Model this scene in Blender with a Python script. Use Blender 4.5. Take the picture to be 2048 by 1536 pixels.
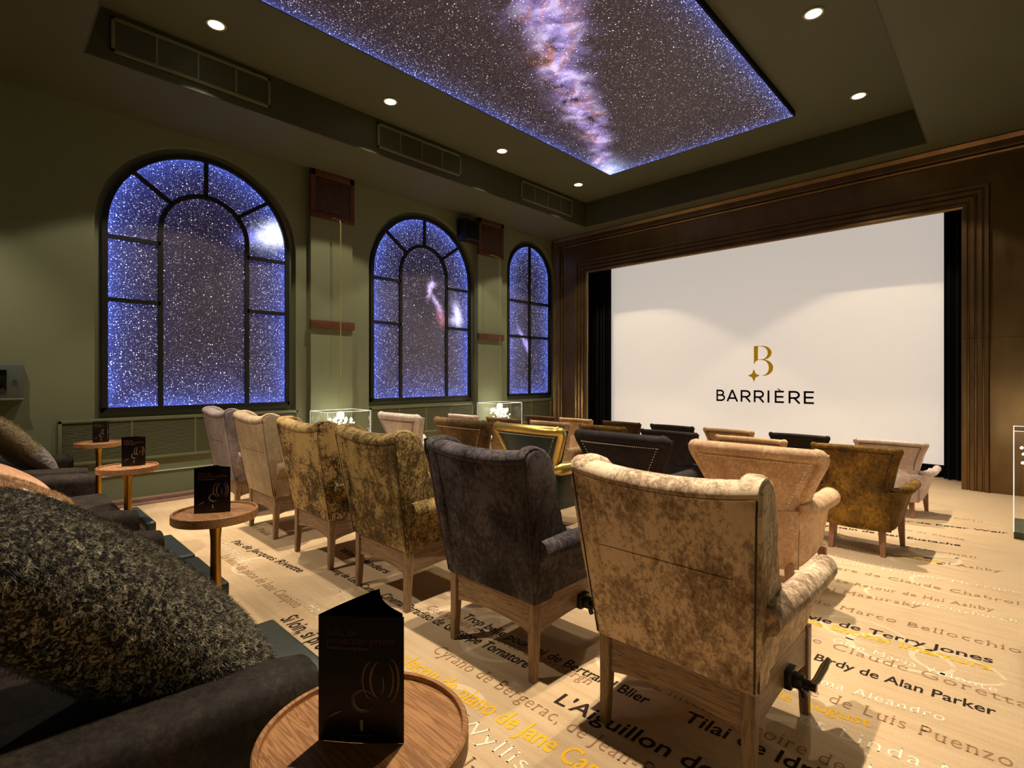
import bpy, bmesh, math, random
import numpy as np
from mathutils import Vector, Matrix
PI = math.pi
random.seed(7); np.random.seed(7)
for o in list(bpy.data.objects): bpy.data.objects.remove(o)
scn = bpy.context.scene
C = scn.collection
# ------------------------------------------------------------------ camera, world, exposure
F_PX, CX, CY, EYE = 1032.0, 1024.0, 753.0, 1.4
YAW = math.atan2(2026 - 1024, F_PX)
cd = bpy.data.cameras.new('camera'); cam = bpy.data.objects.new('camera', cd); C.objects.link(cam)
cd.sensor_width = 36.0; cd.sensor_fit = 'HORIZONTAL'; cd.lens = 36.0 * F_PX / 2048
cd.shift_y = -15.0 / 2048; cd.clip_start = 0.05
cam.location = (0, 0, EYE); cam.rotation_euler = (PI / 2, 0, YAW)
scn.camera = cam
w = bpy.data.worlds.new('world'); scn.world = w; w.use_nodes = True
w.node_tree.nodes['Background'].inputs[0].default_value = (.9, .8, .6, 1)
w.node_tree.nodes['Background'].inputs[1].default_value = 0.0
scn.view_settings.view_transform = 'Standard'; scn.view_settings.look = 'None'
scn.view_settings.exposure = 0.0; scn.view_settings.gamma = 1.0
scn.view_settings.use_curve_mapping = False
scn.cycles.use_denoising = True
WARM = (1.0, .86, .66)
LAMPS = [(-5.40, 1.55), (-5.40, 3.45), (-5.40, 5.35), (-5.40, 7.21), (-1.31, 1.55), (-1.31, 3.45), (-1.31, 5.31), (-1.31, 7.24)]
REAR_LAMPS = [(-6.1, -.45, 260, 0, 78), (-3.9, -.75, 400, 34, 62)]
P_CORE, P_WIDE = 820, 170

# ------------------------------------------------------------------ helpers
_c, _s = math.cos(YAW), math.sin(YAW)
def ray(px, py):
    l = (px - CX) / F_PX; return (l * _c - _s, l * _s + _c, (CY - py) / F_PX)
def onX(px, py, X): r = ray(px, py); d = X / r[0]; return Vector((X, r[1] * d, EYE + r[2] * d))
def onY(px, py, Y): r = ray(px, py); d = Y / r[1]; return Vector((r[0] * d, Y, EYE + r[2] * d))
def onZ(px, py, Z): r = ray(px, py); d = (Z - EYE) / r[2]; return Vector((r[0] * d, r[1] * d, Z))
def lerp(a, b, t): return a + (b - a) * t
def sstep(x): x = min(1, max(0, x)); return x * x * (3 - 2 * x)

def obj(name, bm, mats, parent=None, smooth=38, loc=(0, 0, 0)):
    me = bpy.data.meshes.new(name)
    if isinstance(bm, bmesh.types.BMesh):
        bmesh.ops.remove_doubles(bm, verts=bm.verts, dist=1e-5)
        bmesh.ops.recalc_face_normals(bm, faces=bm.faces)
        bm.to_mesh(me); bm.free()
    else: me = bm
    if not isinstance(mats, (list, tuple)): mats = [mats]
    for m in mats: me.materials.append(m)
    if smooth:
        me.polygons.foreach_set('use_smooth', [True] * len(me.polygons))
        me.set_sharp_from_angle(angle=math.radians(smooth))
    o = bpy.data.objects.new(name, me); C.objects.link(o); o.location = loc
    if parent: o.parent = parent
    return o
def tag(o, label, cat, group=None, kind=None):
    o['label'] = label; o['category'] = cat
    if group: o['group'] = group
    if kind: o['kind'] = kind
    return o
def thing(name, label, cat, loc=(0, 0, 0), rz=0, group=None):
    o = bpy.data.objects.new(name, None); C.objects.link(o)
    o.location = loc; o.rotation_euler = (0, 0, rz); o.empty_display_size = .1
    return tag(o, label, cat, group)
def struct(name, bm, m, parent=None, smooth=38):
    o = obj(name, bm, m, parent, smooth)
    if parent is None: o['kind'] = 'structure'
    return o
def dup(root, loc, rz, label, mats=None, group=None):
    def cp(o, par):
        n = o.copy(); C.objects.link(n)
        if par: n.parent = par
        if mats and o.type == 'MESH':
            for i, sl in enumerate(n.material_slots):
                if sl.material and sl.material.name in mats:
                    sl.link = 'OBJECT'; sl.material = mats[sl.material.name]
        for ch in [c for c in o.children]: cp(ch, n)
        return n
    src = {'c': None}
    kids = list(root.children)
    r = root.copy(); C.objects.link(r); r.location = loc; r.rotation_euler = (0, 0, rz); r['label'] = label
    if group: r['group'] = group
    for k in kids: cp(k, r)
    return r

def box(bm, x0, x1, y0, y1, z0, z1, bev=0, mi=0, seg=2):
    M = Matrix.Translation(((x0 + x1) / 2, (y0 + y1) / 2, (z0 + z1) / 2)) @ Matrix.Diagonal((abs(x1 - x0), abs(y1 - y0), abs(z1 - z0), 1))
    r = bmesh.ops.create_cube(bm, size=1, matrix=M)
    fs = set(f for v in r['verts'] for f in v.link_faces)
    for f in fs: f.material_index = mi
    if bev:
        es = list(set(e for v in r['verts'] for e in v.link_edges))
        bmesh.ops.bevel(bm, geom=es, offset=bev, segments=seg, profile=.5, affect='EDGES', clamp_overlap=True)
def grid(bm, rows, closeu=False, closev=False, mi=0, capu=False):
    """rows: list of lists of points"""
    V = [[bm.verts.new(p) for p in r] for r in rows]
    n, m = len(V), len(V[0])
    for i in range(n if closeu else n - 1):
        for j in range(m if closev else m - 1):
            a, b, c, d = V[i][j], V[(i + 1) % n][j], V[(i + 1) % n][(j + 1) % m], V[i][(j + 1) % m]
            try: f = bm.faces.new((a, b, c, d)); f.material_index = mi
            except ValueError: pass
    if capu:
        for r in (V[0], V[-1]):
            try: f = bm.faces.new(r); f.material_index = mi
            except ValueError: pass
    return V
def tube(bm, pts, r, n=8, mi=0, closed=False, cap=True):
    pts = [Vector(p) for p in pts]; rows = []
    N = len(pts); up = Vector((0, 0, 1))
    for i, p in enumerate(pts):
        a = pts[(i - 1) % N] if (closed or i > 0) else p
        b = pts[(i + 1) % N] if (closed or i < N - 1) else p
        t = (b - a).normalized()
        u = t.cross(up)
        if u.length < .05: u = t.cross(Vector((0, 1, 0)))
        u.normalize(); v = t.cross(u)
        if rows and (rows[-1][0] - pts[i - 1]).dot(u) < -1e-9: pass
        rr = r[i] if isinstance(r, (list, tuple)) else r
        rows.append([p + (u * math.cos(2 * PI * k / n) + v * math.sin(2 * PI * k / n)) * rr for k in range(n)])
    grid(bm, rows, closeu=closed, closev=True, mi=mi, capu=(cap and not closed))
def lathe(bm, prof, cx=0, cy=0, n=32, mi=0, cap=True):
    rows = [[(cx + r * math.cos(2 * PI * k / n), cy + r * math.sin(2 * PI * k / n), z) for k in range(n)] for r, z in prof]
    grid(bm, rows, closev=True, mi=mi, capu=cap)
def prism(bm, pts, fn, d0, d1, mi=0):
    """pts 2D polygon, fn(p, d)->3D"""
    a = [bm.verts.new(fn(p, d0)) for p in pts]; b = [bm.verts.new(fn(p, d1)) for p in pts]
    f = [bm.faces.new(a), bm.faces.new(b[::-1])]
    for i in range(len(pts)):
        f.append(bm.faces.new((a[i], b[i], b[(i + 1) % len(pts)], a[(i + 1) % len(pts)])))
    for x in f: x.material_index = mi
def leg_bm(x, y, zt, dx=0, dy=0, wt=.05, wb=.032):
    bm = bmesh.new()
    rows = []
    for z, w_, ox, oy in ((zt, wt, 0, 0), (zt * .5, lerp(wt, wb, .45), dx * .4, dy * .4), (0, wb, dx, dy)):
        h = w_ / 2; q = h * .18
        rows.append([(x + ox + a, y + oy + b, z) for a, b in ((-h, -h + q), (-h + q, -h), (h - q, -h), (h, -h + q), (h, h - q), (h - q, h), (-h + q, h), (-h, h - q))])
    grid(bm, rows, closev=True, capu=True); return bm

# ------------------------------------------------------------------ node mini language
class X:
    nt = None
    def __init__(s, k): s.k = k
    @staticmethod
    def m(op, *a):
        n = X.nt.nodes.new('ShaderNodeMath'); n.operation = op
        for i, v in enumerate(a):
            if isinstance(v, X): X.nt.links.new(v.k, n.inputs[i])
            else: n.inputs[i].default_value = v
        return X(n.outputs[0])
    def __add__(s, o): return X.m('ADD', s, o)
    __radd__ = __add__
    def __sub__(s, o): return X.m('SUBTRACT', s, o)
    def __rsub__(s, o): return X.m('SUBTRACT', o, s)
    def __mul__(s, o): return X.m('MULTIPLY', s, o)
    __rmul__ = __mul__
    def __truediv__(s, o): return X.m('DIVIDE', s, o)
    def __pow__(s, o): return X.m('POWER', s, o)
def fmin(a, b): return X.m('MINIMUM', a, b)
def fmax(a, b): return X.m('MAXIMUM', a, b)
def fabs(a): return X.m('ABSOLUTE', a)
def fexp(a): return X.m('EXPONENT', a)
def fsqrt(a): return X.m('SQRT', a)
def clamp(a): return fmin(fmax(a, 0.0), 1.0)
def gauss(x, y, cx, cy, sx, sy, rot=0):
    c, s = math.cos(rot), math.sin(rot); dx, dy = x - cx, y - cy
    u = (dx * c + dy * s) / sx; v = (dy * c - dx * s) / sy
    return fexp((u * u + v * v) * -1.0)
def link(a, b): X.nt.links.new(a.k if isinstance(a, X) else a, b)
def coords(kind='Object'):
    n = X.nt.nodes.new('ShaderNodeTexCoord'); return X(n.outputs[kind])
def sep(v):
    n = X.nt.nodes.new('ShaderNodeSeparateXYZ'); link(v, n.inputs[0]); return [X(o) for o in n.outputs]
def comb(*a):
    n = X.nt.nodes.new('ShaderNodeCombineXYZ')
    for i, v in enumerate(a):
        if isinstance(v, X): link(v, n.inputs[i])
        else: n.inputs[i].default_value = v
    return X(n.outputs[0])
def mapv(v, scale=(1, 1, 1), loc=(0, 0, 0), rot=(0, 0, 0)):
    n = X.nt.nodes.new('ShaderNodeMapping'); link(v, n.inputs[0])
    n.inputs['Scale'].default_value = scale; n.inputs['Location'].default_value = loc; n.inputs['Rotation'].default_value = rot
    return X(n.outputs[0])
def noise(v, scale, detail=3, rough=.5, dist=0, col=False):
    n = X.nt.nodes.new('ShaderNodeTexNoise'); link(v, n.inputs['Vector'])
    n.inputs['Scale'].default_value = scale; n.inputs['Detail'].default_value = detail
    n.inputs['Roughness'].default_value = rough; n.inputs['Distortion'].default_value = dist
    return X(n.outputs['Color' if col else 'Fac'])
def voro(v, scale, rnd=1.0):
    n = X.nt.nodes.new('ShaderNodeTexVoronoi'); link(v, n.inputs['Vector']); n.inputs['Scale'].default_value = scale
    n.inputs['Randomness'].default_value = rnd
    return X(n.outputs['Distance']), X(n.outputs['Color'])
def ramp(f, stops, interp='LINEAR'):
    n = X.nt.nodes.new('ShaderNodeValToRGB'); link(f, n.inputs[0]); r = n.color_ramp; r.interpolation = interp
    while len(r.elements) < len(stops): r.elements.new(.5)
    for e, (p, c) in zip(r.elements, stops): e.position = p; e.color = (*c, 1) if len(c) == 3 else c
    return X(n.outputs[0])
def mix(f, a, b, mode='MIX'):
    n = X.nt.nodes.new('ShaderNodeMix'); n.data_type = 'RGBA'; n.blend_type = mode
    for i, v in ((0, f), (6, a), (7, b)):
        if isinstance(v, X): link(v, n.inputs[i])
        elif i == 0: n.inputs[0].default_value = v
        else: n.inputs[i].default_value = (*v, 1)
    return X(n.outputs[2])
def lin(*c):
    return tuple((v / 255 / 12.92 if v <= 10 else ((v / 255 + .055) / 1.055) ** 2.4) for v in c)
def mat(name, base, rough=.6, metal=0, spec=.5, sheen=0, bump=None, bstr=.2, bdist=.005, emis=None, estr=0, coat=0, shtint=(1, 1, 1), shrough=.35, trans=0, ior=1.45, aniso=0):
    """base: colour tuple or function(coords)->X ; same for rough, bump"""
    m = bpy.data.materials.new(name); m.use_nodes = True; X.nt = m.node_tree
    b = m.node_tree.nodes['Principled BSDF']; v = coords()
    def put(s, val):
        if callable(val): val = val(v)
        if isinstance(val, X): link(val, b.inputs[s])
        elif isinstance(val, tuple): b.inputs[s].default_value = (*val, 1)
        else: b.inputs[s].default_value = val
    put('Base Color', base); put('Roughness', rough); put('Metallic', metal); put('Specular IOR Level', spec)
    put('Sheen Weight', sheen); b.inputs['Sheen Tint'].default_value = (*shtint, 1); b.inputs['Sheen Roughness'].default_value = shrough
    put('Coat Weight', coat); put('Transmission Weight', trans); b.inputs['IOR'].default_value = ior
    if emis is not None: put('Emission Color', emis); put('Emission Strength', estr)
    if bump:
        n = X.nt.nodes.new('ShaderNodeBump'); n.inputs['Strength'].default_value = bstr; n.inputs['Distance'].default_value = bdist
        link(bump(v), n.inputs['Height']); link(X(n.outputs[0]), b.inputs['Normal'])
    return m
def velvet(name, dark, light, seed=0, contrast=.5, sc=1.0, sheen=.35, rough=.75, band=.5):
    def base(v):
        v = mapv(v, loc=(seed, seed * 1.7, seed * .6))
        a = noise(mapv(v, scale=(1, 1, .8)), 7 * sc, 6, .72, .35); b = noise(mapv(v, scale=(1.1, 1.1, .8)), 55 * sc, 4, .72, .5)
        f = a * .52 + b * .48 + (noise(v, 2.2, 2) - .5) * .32
        lo = .5 - .17 * (1.15 - contrast); hi = .5 + .17 * (1.15 - contrast)
        return ramp(f, [(lo, dark), (band, tuple(lerp(p, q, .38) for p, q in zip(dark, light))), (hi - .02, light)])
    return mat(name, base, rough, sheen=sheen, shtint=light, spec=.25, bump=lambda v: noise(v, 140, 3), bstr=.12, bdist=.002)
def wood(name, dark, light, axis=0, sc=1.0, rough=.45):
    def base(v):
        s = [7, 7, 7]; s[axis] = .55
        a = noise(mapv(v, scale=tuple(s)), 3.2 * sc, 4, .6, 1.5)
        s2 = [60, 60, 60]; s2[axis] = 1.6
        b = noise(mapv(v, scale=tuple(s2)), 2.2, 2, .6)
        r = X.m('SINE', a * 42.0) * .5 + .5
        return ramp(r * .38 + b * .45 + a * .25, [(.25, dark), (.75, light)])
    return mat(name, base, rough, spec=.35, bump=lambda v: noise(mapv(v, scale=tuple(3 if i == axis else 90 for i in range(3))), 2, 2), bstr=.1, bdist=.002)

# ------------------------------------------------------------------ materials
M = {}
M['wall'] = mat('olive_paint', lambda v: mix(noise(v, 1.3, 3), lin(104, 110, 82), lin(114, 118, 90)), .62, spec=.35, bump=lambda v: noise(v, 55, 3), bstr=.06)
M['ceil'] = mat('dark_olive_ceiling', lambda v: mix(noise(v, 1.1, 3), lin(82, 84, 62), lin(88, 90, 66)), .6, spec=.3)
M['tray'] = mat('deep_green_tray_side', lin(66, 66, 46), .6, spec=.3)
M['grille'] = mat('grille_paint', lin(104, 104, 74), .5)
M['grille_dark'] = mat('grille_inside', lin(30, 29, 22), .8)
M['black_metal'] = mat('blackened_window_frame', lin(30, 29, 22), .55, spec=.3)
M['black'] = mat('matt_black', lin(10, 10, 10), .8, spec=.2)
M['plastic'] = mat('black_plastic', lin(22, 22, 24), .35)
M['drape'] = mat('black_velour_drape', lin(10, 9, 9), .95, spec=.1, sheen=.1)
M['bronze'] = mat('brushed_bronze', lambda v: ramp(noise(mapv(v, scale=(1, 1, .5)), 6, 5, .6) * .4 + noise(v, 1.6, 4) * .6, [(.3, lin(106, 84, 54)), (.5, lin(122, 98, 64)), (.72, lin(138, 114, 78))]),
                  lambda v: noise(mapv(v, scale=(3, 3, .6)), 4, 3) * .2 + .26, metal=.85, bump=lambda v: noise(mapv(v, scale=(1, 1, .1)), 7, 2), bstr=.05, bdist=.01)
M['caneboard'] = mat('woven_cane', lambda v: ramp(voro(mapv(v, scale=(1, 1, .55)), 60)[0], [(0, lin(92, 56, 30)), (.6, lin(40, 22, 12))]), .6,
                     bump=lambda v: voro(mapv(v, scale=(1, 1, .55)), 60)[0], bstr=.5, bdist=.006)
M['redwood'] = wood('dark_red_wood', lin(66, 38, 22), lin(92, 56, 34), 1)
M['skirting'] = wood('skirting_wood', lin(112, 84, 74), lin(140, 110, 96), 1)
M['oak'] = wood('walnut_frame_wood', lin(104, 80, 58), lin(154, 126, 96), 0)
M['oaky'] = wood('walnut_rail_wood', lin(104, 80, 58), lin(154, 126, 96), 1)
M['oakz'] = wood('walnut_leg_wood', lin(104, 80, 58), lin(150, 122, 92), 2)
M['tubleg'] = wood('brown_leg_wood', lin(128, 90, 68), lin(158, 116, 90), 2)
M['tabletop'] = wood('table_oak', lin(128, 86, 54), lin(178, 130, 86), 0, 1.3, .38)
M['brass'] = mat('brushed_brass', lin(196, 146, 58), lambda v: noise(mapv(v, scale=(40, 40, 1)), 3, 2) * .15 + .26, metal=1)
M['steel'] = mat('polished_steel', lin(176, 166, 154), .22, metal=1)
M['piping'] = mat('dark_piping', lin(44, 32, 24), .55)
M['nails'] = mat('silver_nailheads', lin(232, 226, 216), .42, metal=.6)
M['screen'] = mat('projection_screen', lin(236, 226, 206), .9, spec=.1, emis=lin(252, 246, 240), estr=.44)
M['logo_gold'] = mat('logo_gold', lin(150, 112, 10), .9, spec=.1, emis=lin(190, 146, 20), estr=.3)
M['logo_black'] = mat('logo_black', lin(8, 7, 6), .9, spec=.1)
M['sofa'] = velvet('dark_brown_velvet', lin(20, 15, 12), lin(58, 48, 39), 3, .4, 1, .35)
M['leather'] = mat('teal_black_leather', lambda v: mix(noise(v, 14, 4, .6, 1), lin(32, 38, 33), lin(48, 54, 47)), .36, spec=.5,
                   bump=lambda v: noise(v, 260, 2) * .5 + noise(mapv(v, scale=(1, 3, 1)), 13, 3, .6, 1.5), bstr=.2, bdist=.004)
M['teal'] = mat('teal_leather', lambda v: mix(noise(v, 14, 4, .6, 1), lin(24, 40, 42), lin(36, 54, 56)), .4, spec=.4)
M['goldleather'] = mat('gold_leather', lambda v: mix(noise(v, 12, 4), lin(190, 160, 84), lin(226, 200, 120)), .3, metal=.85, bump=lambda v: noise(v, 30, 3, .6, 1), bstr=.2, bdist=.006)
M['glass'] = mat('clear_glass', (1, 1, 1), .02, trans=1.0, ior=1.12, spec=.5)
M['crystal'] = mat('cut_crystal', (1, 1, 1), .03, trans=.9, ior=1.5, emis=(1, .95, .85), estr=4)  # crystals glow by themselves, standing in for bulb light caught in them
M['bulb'] = mat('lit_bulb', (1, 1, 1), .5, emis=(1, .93, .78), estr=60)
M['lens'] = mat('lit_downlight_lens', (1, 1, 1), .5, emis=(1, .90, .66), estr=9)
M['trimring'] = mat('cream_trim_ring', lin(170, 160, 120), .5)
M['print_dark'] = mat('leaflet_black_print', lambda v: mix(noise(v, 18, 3), lin(8, 5, 8), lin(18, 11, 14)), .3, spec=.4)
M['paper'] = mat('paper_edge', lin(214, 206, 190), .7)
M['print_red'] = mat('leaflet_red_print', lin(104, 62, 60), .5)  # leaflet inks darkened: shade on the backlit panel is put into their colours
M['print_grey'] = mat('leaflet_grey_print', lin(104, 100, 104), .5)
M['print_copper'] = mat('leaflet_copper_print', lambda v: mix(noise(v, 60, 2), lin(84, 42, 28), lin(176, 138, 110)), .4)
M['print_white'] = mat('leaflet_white_print', lin(150, 144, 146), .5)
M['cable'] = mat('brass_cable', lin(200, 176, 110), .35, metal=.6)
M['white_box'] = mat('switch_white', lin(190, 196, 176), .5)
M['peach'] = velvet('peach_velvet', lin(176, 128, 96), lin(226, 180, 146), 5, .2)
M['satin'] = mat('grey_satin', lambda v: mix(noise(v, 9, 3, .5, 2), lin(74, 66, 64), lin(128, 116, 112)), .35, sheen=.5)
M['cream'] = mat('cream_hide', lambda v: mix(noise(v, 12, 4), lin(216, 204, 184), lin(240, 232, 216)), .7)
# carpet
def carpet(v):
    a = noise(mapv(v, scale=(.4, 6, 1)), 5, 4, .6); b = noise(v, 160, 2, .6); c = noise(v, .9, 4, .6, .6)
    return ramp(a * .34 + b * .3 + c * .36, [(.3, lin(168, 140, 106)), (.5, lin(196, 168, 132)), (.68, lin(212, 186, 150))])
rb = lambda v: noise(v, 420, 2)
M['carpet'] = mat('beige_carpet', carpet, .95, spec=.1, sheen=.25, bump=rb, bstr=.5, bdist=.004)
def ink(n, c1, c2): return mat(n, lambda v: mix(noise(v, 140, 3), c1, c2), .95, spec=.1, bump=rb, bstr=.5, bdist=.004)
INK = [ink('carpet_ink_dark', lin(36, 26, 22), lin(60, 46, 38)), ink('carpet_ink_brown', lin(134, 98, 68), lin(160, 122, 88)),
       ink('carpet_ink_cream', lin(222, 210, 184), lin(236, 226, 204)), ink('carpet_ink_yellow', lin(212, 158, 34), lin(236, 190, 60)), ink('carpet_pale_loops', lin(204, 180, 146), lin(220, 198, 166))]

# star screens -------------------------------------------------
def starfield(name, fn, dens=1.0, glow=1.0, eg_=1.0, bb_=1.0, bc=None):
    """fn(x,y,z)-> (u, v, edge distance, nebula colour X or None)"""
    m = bpy.data.materials.new(name); m.use_nodes = True; X.nt = m.node_tree
    b = m.node_tree.nodes['Principled BSDF']; g = coords('Object'); x, y, z = sep(g)
    u, v_, d, neb, boost = fn(x, y, z, g)
    P = comb(u, v_, 0.0)
    edge = fexp(d * -4.6 * eg_); rim = fexp(d * -22.0)
    tot = None
    for sc, r, pw, amp, eg in ((44, .25, 3.0, 1.1, 6.5), (78, .34, 2.4, .32, 10.0), (22, .14, 3.0, 2.6, 2.5), (10, .07, 2.0, 4.0, .8)):
        dist, col = voro(mapv(P, loc=(sc, sc * .3, 0)), sc * dens)
        rr, gg, bb = sep(col)
        s = clamp((r - dist) * (4.0 / r)) * (rr ** pw) * amp
        s = s * (edge * eg + 1.0 + boost * 2.0)
        tot = s if tot is None else tot + s
    cloud = noise(P, 2.2, 4, .6, .5)
    haze = (edge * .62 + rim * .7) * (cloud * 1.2 + .1) * glow
    starc = mix(clamp(edge * 1.5 + .05), (1.0, .88, .86), (.36, .48, 1.0))
    n = X.nt.nodes.new('ShaderNodeVectorMath'); n.operation = 'SCALE'; link(starc, n.inputs[0]); link(tot * .75, n.inputs[3])
    n2 = X.nt.nodes.new('ShaderNodeVectorMath'); n2.operation = 'SCALE'; n2.inputs[0].default_value = (.09, .14, .80); link(haze, n2.inputs[3])
    n3 = X.nt.nodes.new('ShaderNodeVectorMath'); n3.operation = 'ADD'; link(X(n.outputs[0]), n3.inputs[0]); link(X(n2.outputs[0]), n3.inputs[1])
    n4 = X.nt.nodes.new('ShaderNodeVectorMath'); n4.operation = 'ADD'; link(X(n3.outputs[0]), n4.inputs[0])
    base = mix(noise(P, 3, 3), tuple(c * bb_ for c in lin(11, 12, 36)), tuple(c * bb_ for c in lin(18, 15, 44)))
    if bc: base = mix(noise(P, 3, 3), bc, tuple(c * 1.25 for c in bc))
    if neb is not None:
        n5 = X.nt.nodes.new('ShaderNodeVectorMath'); n5.operation = 'ADD'; link(neb, n5.inputs[0]); link(base, n5.inputs[1]); link(X(n5.outputs[0]), n4.inputs[1])
    else: link(base, n4.inputs[1])
    link(X(n4.outputs[0]), b.inputs['Emission Color']); b.inputs['Emission Strength'].default_value = 1.0
    b.inputs['Base Color'].default_value = (.02, .016, .016, 1) if bc else (.06, .05, .046, 1); b.inputs['Roughness'].default_value = .5 if bc else .3
    return m
def vscale(c, f):
    n = X.nt.nodes.new('ShaderNodeVectorMath'); n.operation = 'SCALE'
    if isinstance(c, X): link(c, n.inputs[0])
    else: n.inputs[0].default_value = c
    link(f, n.inputs[3]); return X(n.outputs[0])
def vadd(a, b):
    n = X.nt.nodes.new('ShaderNodeVectorMath'); n.operation = 'ADD'; link(a, n.inputs[0]); link(b, n.inputs[1]); return X(n.outputs[0])

# ------------------------------------------------------------------ room shell
WX, NX = -7.02, -7.12          # left wall face, back of window niches
ZS, ZT = 4.264, 4.727          # soffit, tray top
RX, BY, PY = .52, -1.7, 8.5    # right wall, rear wall, proscenium face
WINS = [dict(c=1.922, R=1.01, sill=1.005, spring=3.06), dict(c=5.19, R=1.02, sill=1.005, spring=3.05), dict(c=7.81, R=.652, sill=1.005, spring=3.44)]
FLOOR_BM = bmesh.new()
def quad(bm, *p, mi=0):
    f = bm.faces.new([bm.verts.new(q) for q in p]); f.material_index = mi; return f
# left wall with arched niches
bm = bmesh.new()
ys = [BY]
for k, W_ in enumerate(WINS):
    h = W_['R'] + .065; c = W_['c']; zl = .945
    y1 = min(c + h, 8.62)
    quad(bm, (WX, ys[-1], 0), (WX, c - h, 0), (WX, c - h, ZS), (WX, ys[-1], ZS))
    quad(bm, (WX, c - h, 0), (WX, y1, 0), (WX, y1, zl), (WX, c - h, zl))
    quad(bm, (WX, c - h, zl), (WX, y1, zl), (NX - .05, y1, zl), (NX - .05, c - h, zl))
    N = 40; arc = []
    for i in range(N + 1):
        a = PI - PI * i / N; arc.append((min(c + h * math.cos(a), 8.62), W_['spring'] + h * math.sin(a)))
    for (ya, za), (yb, zb) in zip(arc, arc[1:]):
        quad(bm, (WX, ya, za), (WX, yb, zb), (WX, yb, ZS), (WX, ya, ZS))
        quad(bm, (WX, ya, za), (NX, ya, za), (NX, yb, zb), (WX, yb, zb))
    for yy in (c - h, y1):
        quad(bm, (WX, yy, zl), (NX, yy, zl), (NX, yy, W_['spring']), (WX, yy, W_['spring']))
    ys.append(y1)
quad(bm, (WX, ys[-1], 0), (WX, 10, 0), (WX, 10, ZS), (WX, ys[-1], ZS))
quad(bm, (NX, BY, 0), (NX, 10, 0), (NX, 10, ZS + .3), (NX, BY, ZS + .3))
struct('wall_left', bm, M['wall'], smooth=0)
bm = bmesh.new(); box(bm, RX, RX + .1, BY, 10, 0, 5.0); struct('wall_right', bm, M['wall'])
bm = bmesh.new(); box(bm, NX - .1, RX + .1, BY - .1, BY, 0, 5.0); struct('wall_rear', bm, M['wall'])
bm = bmesh.new(); box(bm, NX - .1, RX + .1, 9.55, 9.65, 0, 5.0); struct('wall_screen', bm, M['black'])
# ceiling with recessed tray
TX0, TX1, TY0, TY1 = -5.895, -.745, .63, 8.1
bm = bmesh.new()
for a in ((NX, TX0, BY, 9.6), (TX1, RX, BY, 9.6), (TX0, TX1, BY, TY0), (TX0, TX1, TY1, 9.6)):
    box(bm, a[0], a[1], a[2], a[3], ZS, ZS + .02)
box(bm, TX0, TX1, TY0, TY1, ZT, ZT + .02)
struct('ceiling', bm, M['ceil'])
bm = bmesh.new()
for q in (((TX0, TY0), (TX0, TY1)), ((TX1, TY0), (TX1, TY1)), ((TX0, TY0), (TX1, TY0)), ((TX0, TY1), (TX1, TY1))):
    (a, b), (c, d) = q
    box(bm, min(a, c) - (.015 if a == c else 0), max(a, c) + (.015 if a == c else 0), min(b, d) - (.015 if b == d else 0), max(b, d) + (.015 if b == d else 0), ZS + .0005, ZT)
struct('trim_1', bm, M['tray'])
# skirting along left wall
bm = bmesh.new(); box(bm, WX, WX + .10, .6, 8.4, 0, .05, .004); box(bm, WX + .10, WX + .22, .6, 8.4, 0, .012, .003)
struct('baseboard_left', bm, M['skirting'])
bm = bmesh.new(); box(bm, WX, WX + .012, .45, 8.4, .315, .325); struct('trim_2', bm, M['white_box'])

# ------------------------------------------------------------------ carpet with woven film titles
TEXTS = []   # (string, x0, y0, x1 or None, cap height, ink, bold, serif, rot)
def T(s, x0, y0, x1, h, ink_, bold=0, serif=0, y1=None): TEXTS.append((s, x0, y0, x1, h, ink_, bold, serif, y1))
T('Birdy de Alan Parker', -.713, 2.87, -.05, .075, 0, 1, 0, 2.915)
T('Le sens de la vie de Terry Jones', -1.44, 3.25, -.07, .075, 0, 1, 0, 3.44)
T('Gian Maria Volonte', -.69, 3.13, -.05, .065, 2, 0, 1)
T("Le Prof de piano Ricci de Claude Goretta", -1.9, 3.03, .05, .075, 1, 0, 1, 3.07)
T('Norma Aleandro', -.78, 2.64, -.2, .07, 2, 0, 1, 2.72)
T("L'Histoire officielle de Luis Puenzo", -1.35, 2.50, .0, .085, 1, 0, 1, 2.57)
T('de Bille August', -.95, 2.39, -.41, .07, 3, 1, 0, 2.47)
T('et Linda My', -.63, 2.31, -.05, .08, 2, 0, 1, 2.36)
T('Kris', -.38, 2.16, -.2, .08, 2, 0, 1)
T('Trop belle pour toi de Bertrand Blier', -2.30, 1.945, -1.125, .07, 0, 1, 0, 1.975)
T('Cinema Paradiso de Giuseppe Tornatore', -2.90, 1.765, -1.68, .075, 0, 1, 0, 1.82)
T('Cyrano de Bergerac, de Jean-Paul Rappeneau', -2.13, 1.60, -.35, .08, 1, 0, 1, 1.63)
T("L'Aiguillon de la mort", -1.425, 1.715, -.35, .085, 0, 1, 0, 1.80)
T('Tilai de Idrissa', -.97, 1.99, -.36, .08, 0, 1, 0, 2.03)
T("L'Interrogatoire de Ryszard", -1.16, 2.10, -.1, .08, 1, 0, 1, 2.13)
T('Ces videos de Steven Soderbergh', -2.55, 1.87, -1.38, .065, 1, 0, 1, 1.92)
T('La lecon de piano de Jane Campion', -2.25, 1.42, -.85, .10, 3, 1, 0, 1.49)
T('Pas de Jacques Rivette', -4.75, 1.47, -3.66, .07, 0, 1, 0, 1.58)
T('La Belle Noiseuse', -4.9, 1.38, -4.1, .07, 2, 0, 1)
T('La lecon de piano de Jane Campion', -4.42, 1.29, -3.12, .08, 1, 0, 1, 1.32)
T('Si loin, si proche de Wim', -3.03, 1.20, -2.1, .10, 0, 1, 0)
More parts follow.
